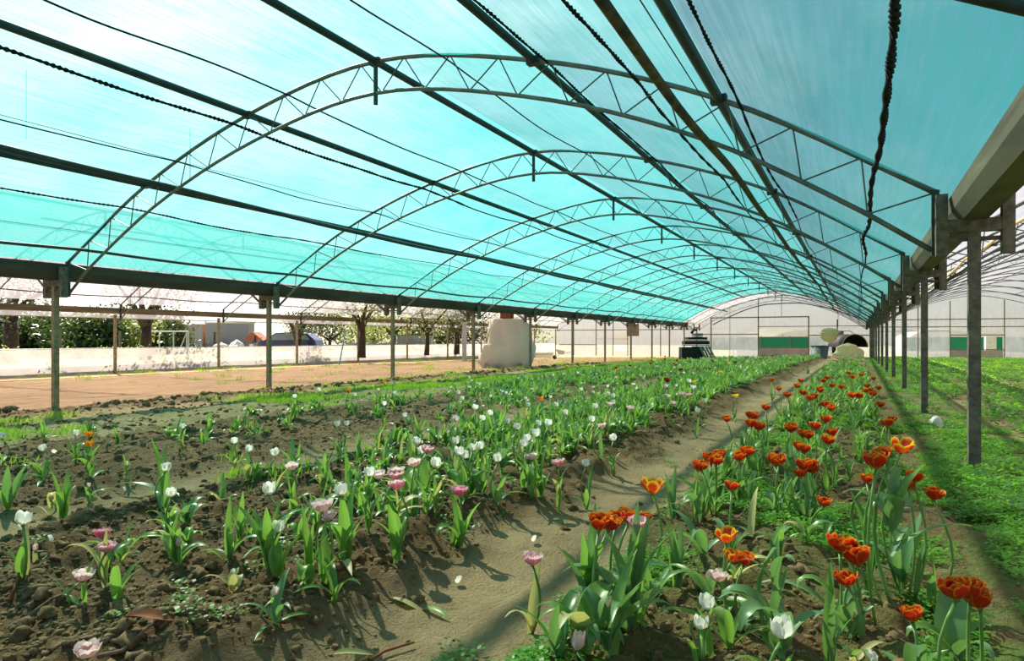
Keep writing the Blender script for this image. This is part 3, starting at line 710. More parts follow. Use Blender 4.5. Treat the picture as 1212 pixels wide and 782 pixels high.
# ---- flowers read from the photograph: pixel of the bloom, height of the bloom above the soil
NEAR = [
 ('red', 1037, 540, .60, 1.25, 'tallest orange-red tulip cluster bloom facing left at the right bed edge', 0),
 ('red', 1047, 527, .62, 1.0, 'orange-red bloom in the middle of the tall cluster at the right bed edge', 0),
 ('flame', 1066, 533, .60, 1.25, 'yellow-fringed red bloom at the right of the tall cluster', 5),
 ('red', 1026, 553, .5, .7, 'small red bud low on the left of the tall cluster', 2),
 ('red', 1081, 570, .5, 1.0, 'orange-red frilled tulip just right of the tall cluster', 2),
 ('red', 1104, 590, .46, 1.0, 'orange-red tulip nodding over the right path beside the tall cluster', 2),
 ('red', 1075, 578, .46, .8, 'smaller orange-red tulip half behind the tall leafy stem', 1),
 ('red', 1133, 704, .35, 1.1, 'leftmost of the three red blooms at the lower right corner', 1),
 ('red', 1148, 709, .35, 1.15, 'middle one of the three red blooms at the lower right corner', 3),
 ('red', 1160, 716, .34, 1.1, 'rightmost of the three red blooms at the lower right corner', 1),
 ('red', 1080, 727, .20, .9, 'small low orange-red tulip left of the lower right blooms', 3),
 ('red', 994, 636, .31, 1.15, 'upper left bloom of the orange-red trio in the right bed', 2),
 ('red', 1006, 646, .29, 1.15, 'middle bloom of the orange-red trio in the right bed', 1),
 ('red', 1016, 654, .27, 1.15, 'lower right bloom of the orange-red trio in the right bed', 1),
 ('red', 1003, 681, .20, .9, 'low orange-red tulip just below the orange-red trio', 3),
 ('red', 975, 602, .20, .95, 'single orange-red tulip on a short stalk above the trio', 2),
 ('red', 948, 564, .27, 1.0, 'left one of a pair of orange-red tulips near mid right bed', 2),
 ('red', 962, 563, .27, 1.0, 'right one of a pair of orange-red tulips near mid right bed', 2),
 ('red', 866, 579, .34, .9, 'small orange-red tulip near the sandy path beside tall leaves', 3),
 ('flame', 860, 638, .28, 1.1, 'red tulip with yellow tips standing upright near the path', 2),
 ('flame', 866, 657, .24, .9, 'yellow and red bloom just below the yellow-tipped tulip', 1),
 ('red', 880, 664, .24, 1.0, 'orange-red bloom at the lower right of the yellow-tipped tulip', 2),
 ('flame', 772, 576, .36, 1.45, 'wide open yellow and red tulip over the sandy path', 0),
 ('red', 709, 628, .36, 1.1, 'leftmost bloom of the red cluster above the big leaf clump', 1),
 ('red', 720, 633, .34, 1.1, 'lowest bloom of the red cluster above the big leaf clump', 1),
 ('red', 729, 616, .36, 1.1, 'middle bloom of the red cluster above the big leaf clump', 1),
 ('red', 744, 612, .36, 1.1, 'rightmost bloom of the red cluster above the big leaf clump', 1),
 ('red', 766, 614, .36, .55, 'small closed red bud right of the red cluster', 0),
 ('palepink', 755, 626, .36, 1.0, 'fluffy pale pink tulip beside the red cluster', 3),
 ('palepink', 630, 664, .27, 1.0, 'pale pink tulip leaning over the sandy path', 3),
 ('bud', 682, 752, .12, 1.5, 'drooping faded pink bloom in the big leaf clump', 2),
 ('white', 838, 722, .16, 1.0, 'white bloom lying among leaves right of the big clump', 2),
 ('white', 829, 752, .10, .9, 'low white bloom at the foot of the big clump', 2),
 ('white', 927, 747, .18, 1.35, 'closed white bud over the broad drooping leaf', 2),
 ('white', 1030, 777, .06, .7, 'tiny white petal flower low at the bottom right', 2),
 ('pale', 849, 681, .16, 1.0, 'faded blush bloom lying beside the yellow-tipped tulip', 2),
 ('pink', 120, 645, .17, .95, 'pink frilled tulip at the left foreground, upper of two', 2),
 ('palepink', 127, 667, .14, .85, 'pink and white tulip just under the upper left pink one', 3),
 ('pale', 98, 695, .10, 1.0, 'blush tulip on spread leaves at the lower left', 3),
 ('bud', 42, 651, .06, 1.0, 'white closed bud lying on the soil at far left', 1),
 ('pale', 104, 764, .03, 1.0, 'faded blush bloom lying on the soil at lower left', 0),
 ('pale', 381, 604, .30, 1.4, 'large cream-pink bloom at the front of the middle bed', 3),
 ('pale', 388, 610, .28, 1.0, 'blush bloom touching the large cream-pink one', 2),
 ('pink', 544, 579, .28, 1.25, 'deep pink tulip at the path edge of the middle bed', 4),
 ('white', 317, 585, .28, 1.2, 'white double bloom at the left front of the middle bed', 3),
 ('white', 329, 629, .20, 1.0, 'cream closed bloom low in the front leaf clump', 3),
 ('bud', 211, 652, .10, 1.0, 'green-white bud on thin stem above the lower left soil', 2),
 ('white', 203, 588, .24, 1.1, 'white tulip on a lone stalk with a hanging broad leaf', 3),
 ('bud', 326, 702, .10, 1.0, 'faded pink bud in the low leafy clump near the bottom', 2),
]
for k, u, v, h, sc, lb, nl in NEAR: tulip(k, u, v, h, sc, lb, nl)
MID = {
 'red': [(936,428),(951,426),(956,429),(914,452),(922,462),(932,470),(943,462),(951,469),(948,452),(979,449),(974,451),(964,470),(959,473),(971,465),(977,481),(984,492),(985,459),(996,459),(1004,443),(1009,448),(1020,445),(1034,446),(1040,458),(1025,462),(1029,466),(1034,467),(1027,457),(1009,470),(1017,470),(1042,481),(906,488),(860,500),(887,500),(893,498),(890,511),(898,510),(936,508),(950,510),(957,513),(964,508),(978,502),(979,519),(986,517),(945,528),(951,531),(1049,505),(1056,501),(1052,506),(876,542),(884,541),(852,542),(842,551),(826,555),(848,553),(915,552),(922,555),(952,558),(960,557),(830,553)],
 'white': [(349,475),(377,468),(420,471),(467,467),(455,479),(556,449),(567,454),(543,468),(547,471),(562,489),(571,494),(580,492),(539,502),(540,523),(492,524),(500,531),(437,567),(403,592),(277,525),(294,532),(326,534),(400,505),(410,504),(544,535),(550,534),(559,527),(568,528),(684,442),(758,445),(720,465),(726,470),(726,478),(705,487),(701,494),(625,479),(659,482),(669,490),(638,502),(649,500),(624,516),(635,520),(726,521),(621,532),(694,551),(825,489),(2,518),(89,515),(51,535),(216,510),(196,556),(27,628),(820,460),(834,475),(816,453),(788,461),(600,505),(612,510),(480,493),(516,548),(590,540)],
 'pale': [(491,544),(449,552),(346,555),(721,482),(712,513),(630,542),(746,484),(807,470),(797,476),(470,566)],
 'palepink': [(505,538),(468,566),(471,576),(661,552),(815,466)],
 'orange': [(413,466),(455,454),(105,515),(107,533),(731,437),(640,470)],
 'yellow': [(670,436),(853,440),(863,432),(822,450),(870,470)],
 'darkred': [(729,436),(800,433),(806,438),(789,455),(746,434),(770,430),(843,429)],
 'bud': [(105,577),(60,590),(150,555)],
}
for k, L in MID.items():
    for (u, v) in L:
        h = {'red': .36, 'white': .29, 'pale': .27, 'palepink': .28, 'orange': .30, 'yellow': .34, 'darkred': .34, 'bud': .12}[k]
        if k == 'red' and v > 520: h = .30
        if u < 300: h *= .85
        tulip(k, u, v, h, 1.15 if v > 470 else 1.25)
# far small blooms strewn over the beds
rr = random.Random(77)
def randbed(xa, xb, ya, yb): return rr.uniform(xa, xb), ya + (yb - ya) * rr.random() ** 1.5
for i in range(95):
    x, y = randbed(-7.5, -2.2, 9, 38); tulip_at('white' if rr.random() < .75 else 'pale', x, y, rr.uniform(.22, .32), rr, .95)
for i in range(26):
    x, y = randbed(-.9, .3, 24, 40); tulip_at('palepink', x, y, rr.uniform(.25, .35), rr, 1.2)
for i in range(16):
    x, y = randbed(-7.5, -2.2, 22, 42); tulip_at('darkred', x, y, .34, rr, 1.1)
for i in range(5):
    x, y = randbed(-7.5, -2.2, 18, 40); tulip_at('yellow', x, y, .34, rr, 1.1)

# ---- plants in leaf only
CL = []
def clump(x, y, rr_, n, sc, kinds, mats, label=None, name='tulip_plant'):
    z = float(gz(x, y)); root = ob(name, None, None, (x, y, z)); root['category'] = 'tulip plant'
    zc = -x * ST + y * CT
    if zc < 9.5: add_leaves(root, n, rr_, sc, kinds, mats, .006)
    else:
        f_ = ob('foliage', whole_leafplant(rr_.randrange(6), rr_.choice(mats)), root); f_.scale = (sc,) * 3; f_.rotation_euler.z = rr_.uniform(0, 6.28)
    CL.append((root, bedname(x), zc, label)); return root
ALLK = [0, 1, 1, 2, 3, 4, 5, 6, 8, 9]; GREEN = ['leaf', 'leaf', 'leaf', 'leafblue', 'leafblue']; MIX = ['leaf', 'leaf', 'leaf', 'leaf', 'leafblue', 'leafblue', 'leaf', 'leafyellow']
HAND = [ # base pixel, leaves, scale, label
 (700, 742, 9, 1.25, [0, 0, 1, 1, 3, 5], 'leafblue', 'big clump of tall blue-green tulip leaves in the foreground'),
 (745, 752, 8, 1.2, [0, 1, 3, 8, 4], 'leafblue', 'broad-leaved clump beside the big foreground clump'),
 (722, 778, 7, 1.1, [3, 8, 4, 1], 'leafblue', 'clump with arching broad leaves at the bottom edge'),
 (660, 775, 4, .9, [1, 2, 3], 'leafblue', 'small leaf clump left of the big foreground clump'),
 (800, 690, 5, 1.1, [0, 1, 5], 'leafblue', 'narrow upright leaf clump between path and right bed'),
 (795, 612, 4, 1.0, [0, 1, 3], 'leafblue', 'leaf clump at the path under the open yellow-red tulip'),
 (835, 600, 5, 1.1, [0, 1, 3, 7], 'leafblue', 'tall arching leaves by the path in the right bed'),
 (1130, 780, 4, 1.1, [4, 8, 3], 'leafblue', 'broad drooping leaf at the lower right corner'),
 (985, 780, 4, .9, [1, 5, 0], 'leafblue', 'short upright leaves at the bottom, right of centre'),
 (860, 760, 5, .9, [3, 7, 2, 4], 'leaf', 'tangle of pale bent leaves at the bottom centre'),
 (935, 600, 3, .9, [0, 1], 'leafblue', 'pair of upright leaves in the middle of the right bed'),
 (885, 560, 4, .9, [0, 1, 2], 'leafblue', 'upright leaf clump beside the far end of the path'),
 (318, 682, 7, 1.0, [0, 1, 1, 2, 5], 'leaf', 'bright green upright clump at the front of the middle bed'),
 (365, 690, 5, .9, [0, 1, 4], 'leaf', 'front clump with a bent pale leaf in the middle bed'),
 (410, 660, 6, 1.0, [0, 1, 8, 2], 'leaf', 'bright clump beside the path end of the middle bed'),
 (470, 660, 5, .95, [0, 1, 2, 5], 'leaf', 'leafy clump near the path edge of the middle bed'),
 (395, 715, 4, .7, [1, 3, 7], 'leaf', 'low plant with a leaf arching right near the bottom'),
 (325, 745, 6, .7, [2, 6, 9, 3], 'leafblue', 'low spreading leafy plant near the bottom left'),
 (500, 715, 2, .8, [9, 7], 'leafyellow', 'cut pale leaves lying at the edge of the path'),
 (80, 720, 3, .7, [6, 9, 2], 'leafblue', 'low spread leaves at the lower left'),
 (140, 715, 4, .9, [9, 6, 2], 'leafblue', 'leaves lying to the right of the lower left tulips'),
 (208, 668, 3, .7, [4, 4, 2], 'leaf', 'single broad hanging leaf on a stalk at the left'),
 (75, 612, 6, 1.0, [0, 1, 2, 5], 'leaf', 'upright dark green clump at the left edge'),
 (10, 600, 5, 1.3, [1, 2, 7], 'leafblue', 'big leaf blades entering at the left edge'),
 (193, 585, 4, 1.5, [0, 0, 2, 9], 'leafblue', 'plant with one very long slanting leaf at the left'),
 (275, 690, 3, .6, [4, 3, 6], 'leafyellow', 'small yellowing plant in front of the bright clump'),
 (540, 640, 4, .9, [4, 8, 1], 'leaf', 'clump with broad drooping leaf at the path edge'),
 (640, 590, 5, .95, [0, 1, 2], 'leaf', 'leaf clump at the near corner of the dense planting'),
]
for u, v, n, sc, ks, mt, lb in HAND:
    x, y, zc = ray(u, v, 0.0); clump(x, y, random.Random(int(u * 7 + v)), n, sc, ks, [mt, mt, mt, 'leaf'], lb)
def stalk(u, v, h, leaves, label, name='leafy_tulip_stalk'):
    x, y, zc = ray(u, v, 0.0); z = float(gz(x, y)); root = ob(name, None, None, (x, y, z)); root['category'] = 'tulip plant'
    st = ob('stem', STEM[1], root); st.scale = (1.7, 1.7, h)
    for (hh, k, az, sc) in leaves:
        l = ob('leaf', leafmesh(k, 'leafblue'), root, (0, 0, hh)); l.scale = (sc,) * 3; l.rotation_euler.z = TH + az
    CL.append((root, bedname(x), zc, label))
stalk(1056, 726, .58, [(.20, 7, -.1, 1.15), (.26, 8, 2.4, 1.0), (.28, 1, -1.0, 1.1), (.30, 8, -1.7, .85), (.34, 2, .3, .95), (.36, 4, -2.4, .8), (.38, 1, 3.0, .8), (.40, 3, .9, .8), (.22, 6, .6, 1.0)], 'tall leafy stalk under the tall red cluster, one leaf reaching right')
stalk(1024, 655, .30, [(.02, 0, -1.2, .9), (.05, 1, 2.0, .8), (.10, 2, .5, .8)], 'slim leafy stalk left of the tall red cluster')
stalk(917, 762, .36, [(.0, 0, -1.6, 1.05), (.02, 8, 3.0, 1.0), (.05, 4, 2.7, 1.25), (.26, 8, -1.2, .5), (.24, 1, 1.0, .55), (.10, 5, .4, .9), (.22, 3, 2.6, .55)], 'thick stalk with a broad cupped leaf on top, bottom right of centre')
stalk(925, 782, .10, [(.04, 4, -2.6, 1.35), (.03, 8, -2.0, .9), (.02, 3, .2, .8), (.0, 2, 1.2, .8)], 'broad arching leaf curled over at the bottom edge')
for i_, (u, v, n, sc, ks, lb) in enumerate([(840, 712, 5, .9, [7, 9, 3, 4, 6], 'floppy pale leaves below the yellow-tipped tulip'), (985, 715, 5, .85, [2, 3, 7, 4], 'bent leaf plant under the orange-red trio'), (870, 690, 4, .8, [9, 7, 6, 3], 'sprawling leaf plant right of the yellow-tipped tulip'), (775, 705, 5, .9, [3, 7, 4, 1], 'arching leaves right of the big foreground clump'), (690, 775, 5, 1.0, [4, 3, 8, 7], 'curled broad leaves at the bottom of the big clump'), (1010, 770, 4, .7, [9, 6, 3], 'low bent leaves at the bottom right'), (890, 640, 4, .9, [1, 3, 9, 2], 'leaf plant beside the yellow-tipped tulip'), (955, 655, 4, .8, [2, 9, 4], 'leaf plant left of the orange-red trio'), (830, 660, 4, 1.0, [0, 3, 7], 'arching leaf plant between big clump and yellow-tipped tulip')]):
    x, y, zc = ray(u, v, 0.0); clump(x, y, random.Random(900 + i_), n, sc, ks, ['leafblue', 'leafblue', 'leaf', 'leafyellow'], lb)
rr = random.Random(303)
cand = []
def density(x, y, bedn):
    d = vn(np.array(x * .9 + 11), np.array(y * .9 + bedn * 7))
    return float(d)
for i in range(18000):
    bsel = rr.random()
    if bsel < .42: x = rr.uniform(-4.2, -2.15); bn = 1
    elif bsel < .78: x = rr.uniform(-7.8, -5.05); bn = 2
    else: x = rr.uniform(-.92, .2); bn = 0
    y = 1.2 + 46 * rr.random() ** 1.15
    u, v, zc = uv(x, y, .1)
    if zc < 2.2 or u < -40 or u > 1250: continue
    d = density(x, y, bn)
    ramp_ = min(1, max(0, (y - 2.5) / 5)) if bn == 1 else min(1, max(0, (y - 5) / 8)) if bn == 2 else min(1, max(.12, (y - 3) / 9))
    keep = (.36 + .8 * d) * (.12 + .88 * ramp_)
    if bn == 1 and x > -3.3: keep *= 1.5
    if rr.random() < keep * .85: cand.append((zc, x, y, bn))
cand.sort()
for zc, x, y, bn in cand[:255]:
    r2 = random.Random(int(x * 1000 + y * 77))
    if zc < 2.9: continue
    clump(x, y, r2, r2.choice([5, 6, 7, 8, 9]), r2.uniform(.5, .85), ALLK, GREEN if bn == 0 else MIX)
# the rest of the dense planting, past what can be counted
lib = [leafplant_pts(900 + i, 8, .9, 3, 4) for i in range(8)]
libv = [np.array(l.v) for l in lib]; libf = [np.array(l.f) for l in lib]
def scatter(name, items, libv, libf, m, label, cat):
    V = []; Fq = []; n = 0
    for (x, y, s, a, k) in items:
        v = libv[k] * s; ca, sa = math.cos(a), math.sin(a)
        z = float(gz(x, y)); V.append(np.stack([v[:, 0] * ca - v[:, 1] * sa + x, v[:, 0] * sa + v[:, 1] * ca + y, v[:, 2] + z], -1)); Fq.append(libf[k] + n); n += len(v)
    return stuff(ob(name, npmesh(name, np.concatenate(V), np.concatenate(Fq), m)), label, cat)
rest = cand[255:]
scatter('distant_tulip_foliage', [(x, y, R.uniform(.7, 1.1), R.uniform(0, 6.28), R.randrange(8)) for i, (zc, x, y, bn) in enumerate(rest) if i % 4], libv, libf, 'leaf', 'dense green tulip foliage filling the far beds', 'foliage')
scatter('distant_pale_foliage', [(x, y, R.uniform(.6, 1.0), R.uniform(0, 6.28), R.randrange(8)) for i, (zc, x, y, bn) in enumerate(rest) if i % 4 == 0], libv, libf, 'leafblue', 'paler blue-green tulip foliage among the far beds', 'foliage')

# ---- labels for plants
from collections import defaultdict
buck = defaultdict(list)
for r_, k, bn, zc, lb in PLANTS:
    if lb: r_['label'] = lb; r_['group'] = f'{CN[k]} tulips'
    else: buck[(k, bn)].append((zc, r_))
for (k, bn), L in buck.items():
    L.sort(key=lambda q: q[0])
    for i, (zc, r_) in enumerate(L):
        if i < 20 and zc < 16: r_['label'] = f'{CN[k]} tulip of the {bn}, {ORD[i]} nearest of its many-bloomed colour'.replace(' of its many-bloomed colour', ' behind the foreground ones')
        else:
            e_ = {'right bed': BEDA, 'middle bed': BEDB, 'left bed': BEDC}.get(bn, (0, 1)); q_ = (r_.location.x - e_[0]) / (e_[1] - e_[0])
            zone = ('on the left side ' if q_ < .33 else 'centred ' if q_ < .67 else 'on the right side ') + ('partway along' if zc < 16 else 'well down' if zc < 24 else 'at the far end of')
            r_['label'] = f'small {CN[k]} tulip {zone} the {bn}'
            if len(r_['label'].replace('-', ' ').split()) > 16: r_['label'] = r_['label'].replace('small ', '').replace('at the far end of', 'far down')
        r_['group'] = f'{CN[k]} tulips' if i < 20 and zc < 16 else f'{CN[k]} tulips {zone} the {bn}'
kids = defaultdict(list)
for o_ in COL.objects:
    if o_.parent: kids[o_.parent.name].append(o_)
def looks(r_):
    k = kids[r_.name]; ye = any(c.data.materials[0].name == 'tulip_leaf_fading' for c in k)
    return ('bushy ' if len(k) >= 8 else 'sparse ' if 1 < len(k) <= 5 else '') + ('part-yellow' if ye else 'green')
buck = defaultdict(list)
for r_, bn, zc, lb in CL:
    if lb: r_['label'] = lb; r_['group'] = 'tulip plants in leaf'
    else: buck[bn].append((zc, r_))
for bn, L in buck.items():
    L.sort(key=lambda q: q[0])
    for i, (zc, r_) in enumerate(L):
        if i < 20: r_['label'] = f'green tulip plant in leaf only in the {bn}, {ORD[i]} nearest filler'.replace(' filler', ' of the smaller ones'); r_['group'] = 'tulip plants in leaf'
        else:
            zone = 'among the front rows' if zc < 5 else 'in the front half' if zc < 7.5 else 'in the middle stretch' if zc < 10 else 'in the farther stretch'
            e_ = {'right bed': BEDA, 'middle bed': BEDB, 'left bed': BEDC}.get(bn, (0, 1)); q_ = (r_.location.x - e_[0]) / (e_[1] - e_[0])
            zone = ('on the left side ' if q_ < .33 else 'along the centre ' if q_ < .67 else 'on the right side ') + zone
            lk = looks(r_); r_['label'] = f'{lk} tulip plant {zone} of the {bn}'; r_['group'] = f'{lk} leaf plants {zone} of the {bn}'

# ------------------------------------------------------------------ weeds, grass, clods (uncountable)
def weed_lib(seed, n, spread, ls, up=.5, rise=.02):
    rr_ = random.Random(seed); v = []; f = []
    for k in range(n):
        a = rr_.uniform(0, 6.28); d = spread * math.sqrt(rr_.random()); cx, cy = d * math.cos(a), d * math.sin(a); cz = rr_.uniform(.2, 1) * rise
        l = ls * rr_.uniform(.6, 1.2); b_ = rr_.uniform(0, 6.28); e = rr_.uniform(-.2, up)
        dx, dy = math.cos(b_), math.sin(b_); n0 = len(v)
        for (s, t_) in ((0, 0), (.5, .45), (1, 0), (.5, -.45)):
            v.append((cx + (dx * s - dy * t_) * l, cy + (dy * s + dx * t_) * l, cz + s * l * e))
        f.append((n0, n0 + 1, n0 + 2, n0 + 3))
    return np.array(v), np.array(f)
rr = random.Random(8)
WL = [weed_lib(i, 26, .055, .019, .6, .04) for i in range(8)]; wv = [a for a, b in WL]; wf = [b for a, b in WL]
it = []
for i in range(12000):
    x = rr.uniform(-1.05, 1.6); y = 1.3 + 9 * rr.random() ** 1.3
    if x < .2 and vn(np.array(x * 2.2), np.array(y * 1.6 + 30)) < .03: continue
    if .22 < x < .62 and vn(np.array(x * 3), np.array(y * 1.9)) < .04: continue
    if x >= .62 and vn(np.array(x * 2 + 3), np.array(y * 1.4)) < -.14: continue
    it.append((x, y, rr.uniform(.6, 1.25), rr.uniform(0, 6), rr.randrange(8)))
scatter('low_weeds', it, wv, wf, 'weed', 'low green chickweed creeping over the right bed and verge', 'weeds')
it = []
for i in range(700):
    y = 1.3 + 6 * rr.random(); x = rr.choice([rr.gauss(-2.3, .25), rr.uniform(-4.5, -2.2), rr.gauss(-1.2, .15)])
    if vn(np.array(x * 2.5 + 9), np.array(y * 2.5)) > .16: it.append((x, y, rr.uniform(.5, 1.1), rr.uniform(0, 6), rr.randrange(8)))
scatter('soil_weeds', it, wv, wf, 'weed', 'small patches of green weeds on the bare tilled soil', 'weeds')
WL = [weed_lib(i + 40, 46, .16, .05, .8, .10) for i in range(8)]; cv = [a for a, b in WL]; cf = [b for a, b in WL]
it = []
for i in range(9000):
    x = rr.uniform(.55, 15); y = 5 + 55 * rr.random() ** 1.3
    u, v, zc = uv(x, y, 0)
    if zc < 3 or u > 1260: continue
    if 1.35 < x < 2.0 and vn(np.array(x), np.array(y * .6)) > -.25 and y < 16: continue
    rowf = .5 + .5 * math.cos((x - .2) * 2 * math.pi / 1.3)
    if x > 2 and rr.random() > .45 + .55 * rowf: continue
    it.append((x, y, rr.uniform(.5, .8) if x < 1.4 else rr.uniform(.8, 1.5), rr.uniform(0, 6), rr.randrange(8)))
scatter('crop_foliage', it[::2], cv, cf, 'weed', 'low leafy green crop covering the right span', 'crop')
scatter('crop_foliage_dark', it[1::2], cv, cf, 'weeddark', 'darker leaves among the low crop of the right span', 'crop')
def grass_lib(seed, n, spread, hgt):
    rr_ = random.Random(seed); v = []; f = []
    for k in range(n):
        x, y = rr_.uniform(-spread, spread), rr_.uniform(-spread, spread); a = rr_.uniform(0, 6.28); h = hgt * rr_.uniform(.5, 1.2); w_ = .006; ln = rr_.uniform(.1, .6) * h
        c_, s_ = math.cos(a), math.sin(a); n0 = len(v)
        v += [(x - s_ * w_, y + c_ * w_, -.01), (x + s_ * w_, y - c_ * w_, -.01), (x + c_ * ln * .4 + s_ * w_ * .8, y + s_ * ln * .4 - c_ * w_ * .8, h * .6), (x + c_ * ln, y + s_ * ln, h)]
        f.append((n0, n0 + 1, n0 + 2, n0 + 3))
    return np.array(v), np.array(f)
GL = [grass_lib(i, 26, .16, .10) for i in range(6)]
it = []
for i in range(3600):
    x = rr.gauss(-10.1, .6); y = 4 + 46 * rr.random() ** 1.2
    thin = vn(np.array(x * .8), np.array(y * .5))
    if y < 13 and thin < .12: continue
    if thin < -.2: continue
    it.append((x, y, rr.uniform(.5, 1.0), rr.uniform(0, 6), rr.randrange(6)))
for i in range(420):
    y = 12 + 44 * rr.random(); it.append((rr.choice([XLL + rr.uniform(.12, .4), rr.uniform(-25, -13.5), XL + rr.uniform(-.4, .4)]), y, rr.uniform(.5, 1.6), rr.uniform(0, 6), rr.randrange(6)))
for i in range(500):
    y = 3.0 + 9 * rr.random(); x = rr.uniform(-9.4, -2.2)
    if vn(np.array(x * 1.2 + 5), np.array(y * 1.2)) > .24: it.append((x, y, rr.uniform(.5, .9), rr.uniform(0, 6), rr.randrange(6)))
scatter('grass_tufts', it, [a for a, b in GL], [b for a, b in GL], 'grass', 'thin green grass along the left verge and wall foot', 'grass')
TW = [weed_lib(i + 80, 60, .35, .10, 1.0, 1.15) for i in range(5)]
it = [(XLL - rr.uniform(.6, 2.5), 11 + 38 * rr.random() ** 1.5, rr.uniform(.5, 1.0), rr.uniform(0, 6), rr.randrange(5)) for i in range(80)]
scatter('tall_weeds', it, [a for a, b in TW], [b for a, b in TW], 'grass', 'tall yellow-green weeds growing behind the low white wall', 'weeds')
# clods
def clod_lib(seed, sub=2):
    import bmesh
    bm = bmesh.new(); bmesh.ops.create_icosphere(bm, subdivisions=sub, radius=1); rr_ = random.Random(seed); o_ = Vector((rr_.uniform(0, 9), rr_.uniform(0, 9), 0))
    v = []
    for p in bm.verts:
        q = p.co; d = 1 + 1.1 * float(vn(np.array(q.x * 1.6 + o_.x + q.z), np.array(q.y * 1.6 + o_.y - q.z))) + .9 * float(vn(np.array(q.x * 4 + o_.x), np.array(q.y * 4 + q.z * 3)))
        v.append((q.x * d * 1.1, q.y * d, q.z * d * .75))
    f = [[x.index for x in fc.verts] for fc in bm.faces]; bm.free(); return np.array(v), np.array(f)
KL = [clod_lib(i) for i in range(6)]
it = []
for i in range(11000):
    y = 1.2 + 8.5 * rr.random() ** 1.5; x = rr.uniform(-7.5, .3)
    a, b, c_, d = [float(q) for q in zones(np.array(x), np.array(y))]
    k_ = max(a * .7, b, c_ * .7)
    if rr.random() > k_ * .9 + .04: continue
    if vn(np.array(x * 1.7), np.array(y * 1.7)) < -.18: continue
    it.append((x, y, .008 + .027 * rr.random() ** 3.0, rr.uniform(0, 6), rr.randrange(6)))
for i in range(2600):
    y = 3 + 14 * rr.random() ** 1.2; x = rr.uniform(-11.8, -5.2)
    if vn(np.array(x * 1.1 + 4), np.array(y * .8)) > -.05: it.append((x, y, .012 + .035 * rr.random() ** 2.5, rr.uniform(0, 6), rr.randrange(6)))
for i in range(900):
    y = 3 + 30 * rr.random() ** 1.3; it.append((rr.gauss(-12.0, .3), y, rr.uniform(.02, .07), rr.uniform(0, 6), rr.randrange(6)))
m, t, o = mat('clod_soil'); b_ = pbsdf(t, .95, .1); n2 = noise(t, 45, 5, rough=.75)
t.links.new(mixrgb(t, ramp(t, n2, .3, .72), (.085, .052, .026), (.28, .19, .10)), b_.inputs['Base Color'])
bp = N(t, 'ShaderNodeBump'); bp.inputs['Strength'].default_value = .6; bp.inputs['Distance'].default_value = .01; t.links.new(n2, bp.inputs['Height']); t.links.new(bp.outputs[0], b_.inputs['Normal'])
t.links.new(b_.outputs[0], o.inputs['Surface']); M['clod'] = m
CLB = it
KS = [clod_lib(i + 30, 1) for i in range(8)]; it = []
for i in range(44000):
    y = 1.2 + 7.5 * rr.random() ** 1.7; x = rr.uniform(-7.0, .75)
    u_, v_, zc = uv(x, y, 0)
    if u_ < -30 or u_ > 1250 or v_ > 800: continue
    it.append((x, y, rr))
X_ = np.array([q[0] for q in it]); Y_ = np.array([q[1] for q in it]); a, b, c_, d = zones(X_, Y_)
kk = np.clip(np.maximum(np.maximum(a * .8, b), c_ * .75), .05, 1) * (.55 + 1.3 * vn(X_ * 1.9, Y_ * 1.9))
it = [(q[0], q[1], .004 + .011 * rr.random() ** 2, rr.uniform(0, 6), rr.randrange(8)) for q, k_ in zip(it, kk) if rr.random() < k_]
scatter('soil_crumbs', it, [a for a, b in KS], [b for a, b in KS], 'clod', 'fine brown soil crumbs over beds and path', 'soil')
it = CLB
scatter('soil_clods', it, [a for a, b in KL], [b for a, b in KL], 'clod', 'crumbly brown soil clods over the raised beds', 'soil')

# ------------------------------------------------------------------ litter in the foreground
def ground_pt(u, v): x, y, z = ray(u, v); return x, y, float(gz(x, y))
def twig(pix, r, m, label, name='dry_twig'):
    pts = [ground_pt(*p) for p in pix]; o_ = pts[0]
    b = MB(); b.tube([(p[0] - o_[0], p[1] - o_[1], p[2] - o_[2] + r + .012) for p in pts], [r * (1 - .5 * i / len(pts)) for i in range(len(pts))], 6)
    tag(b.build(name, m, None, True, o_), label, 'twig')
twig([(115, 773), (145, 767), (175, 752), (218, 735)], .008, 'twig', 'thin dry stick on the soil at the lower left')
twig([(30, 735), (60, 722), (85, 715)], .005, 'twig', 'short dry stalk at the far lower left')
twig([(440, 780), (455, 772), (490, 762)], .007, 'drybrown', 'reddish dry stalk on the path at the bottom')
twig([(12, 718), (22, 700), (25, 685), (20, 676)], .006, 'drybrown', 'curled brown stalk at the left edge of the soil')
def flatleaf(u, v, L, W, rz, m, label, name):
    vv, ff = leaf_pts(L, W, .15, .3, 1, .5, 8, 5, .8); b = MB(); b.add(vv, ff); p = ground_pt(u, v)
    o_ = b.build(name, m, None, True, (p[0], p[1], p[2] + .03), ); o_.rotation_euler.z = rz; tag(o_, label, 'leaf')
flatleaf(150, 750, .17, .05, .4, 'drybrown', 'rust-brown dry leaf on the soil at the lower left', 'dry_leaf')
flatleaf(395, 778, .14, .03, .5, 'leafyellow', 'yellow-green cut leaf at the bottom edge', 'cut_leaf')
flatleaf(655, 618, .10, .03, .5, 'leaf', 'cut green leaf lying on the clods beside the path', 'cut_leaf')
def fallen(u, v, s, m, label):
    v1, f1, pc = petal(.03 * s, .05 * s, .1, .8, 0, 6, 5, .2, int(u)); me = pmesh('fallen_petal', [(v1, f1, pc)], m)
    p = ground_pt(u, v); o_ = ob('fallen_petal', me, None, (p[0], p[1], p[2] + .03)); o_.rotation_euler = (1.3, .3, u); tag(o_, label, 'petal', 'fallen petals')
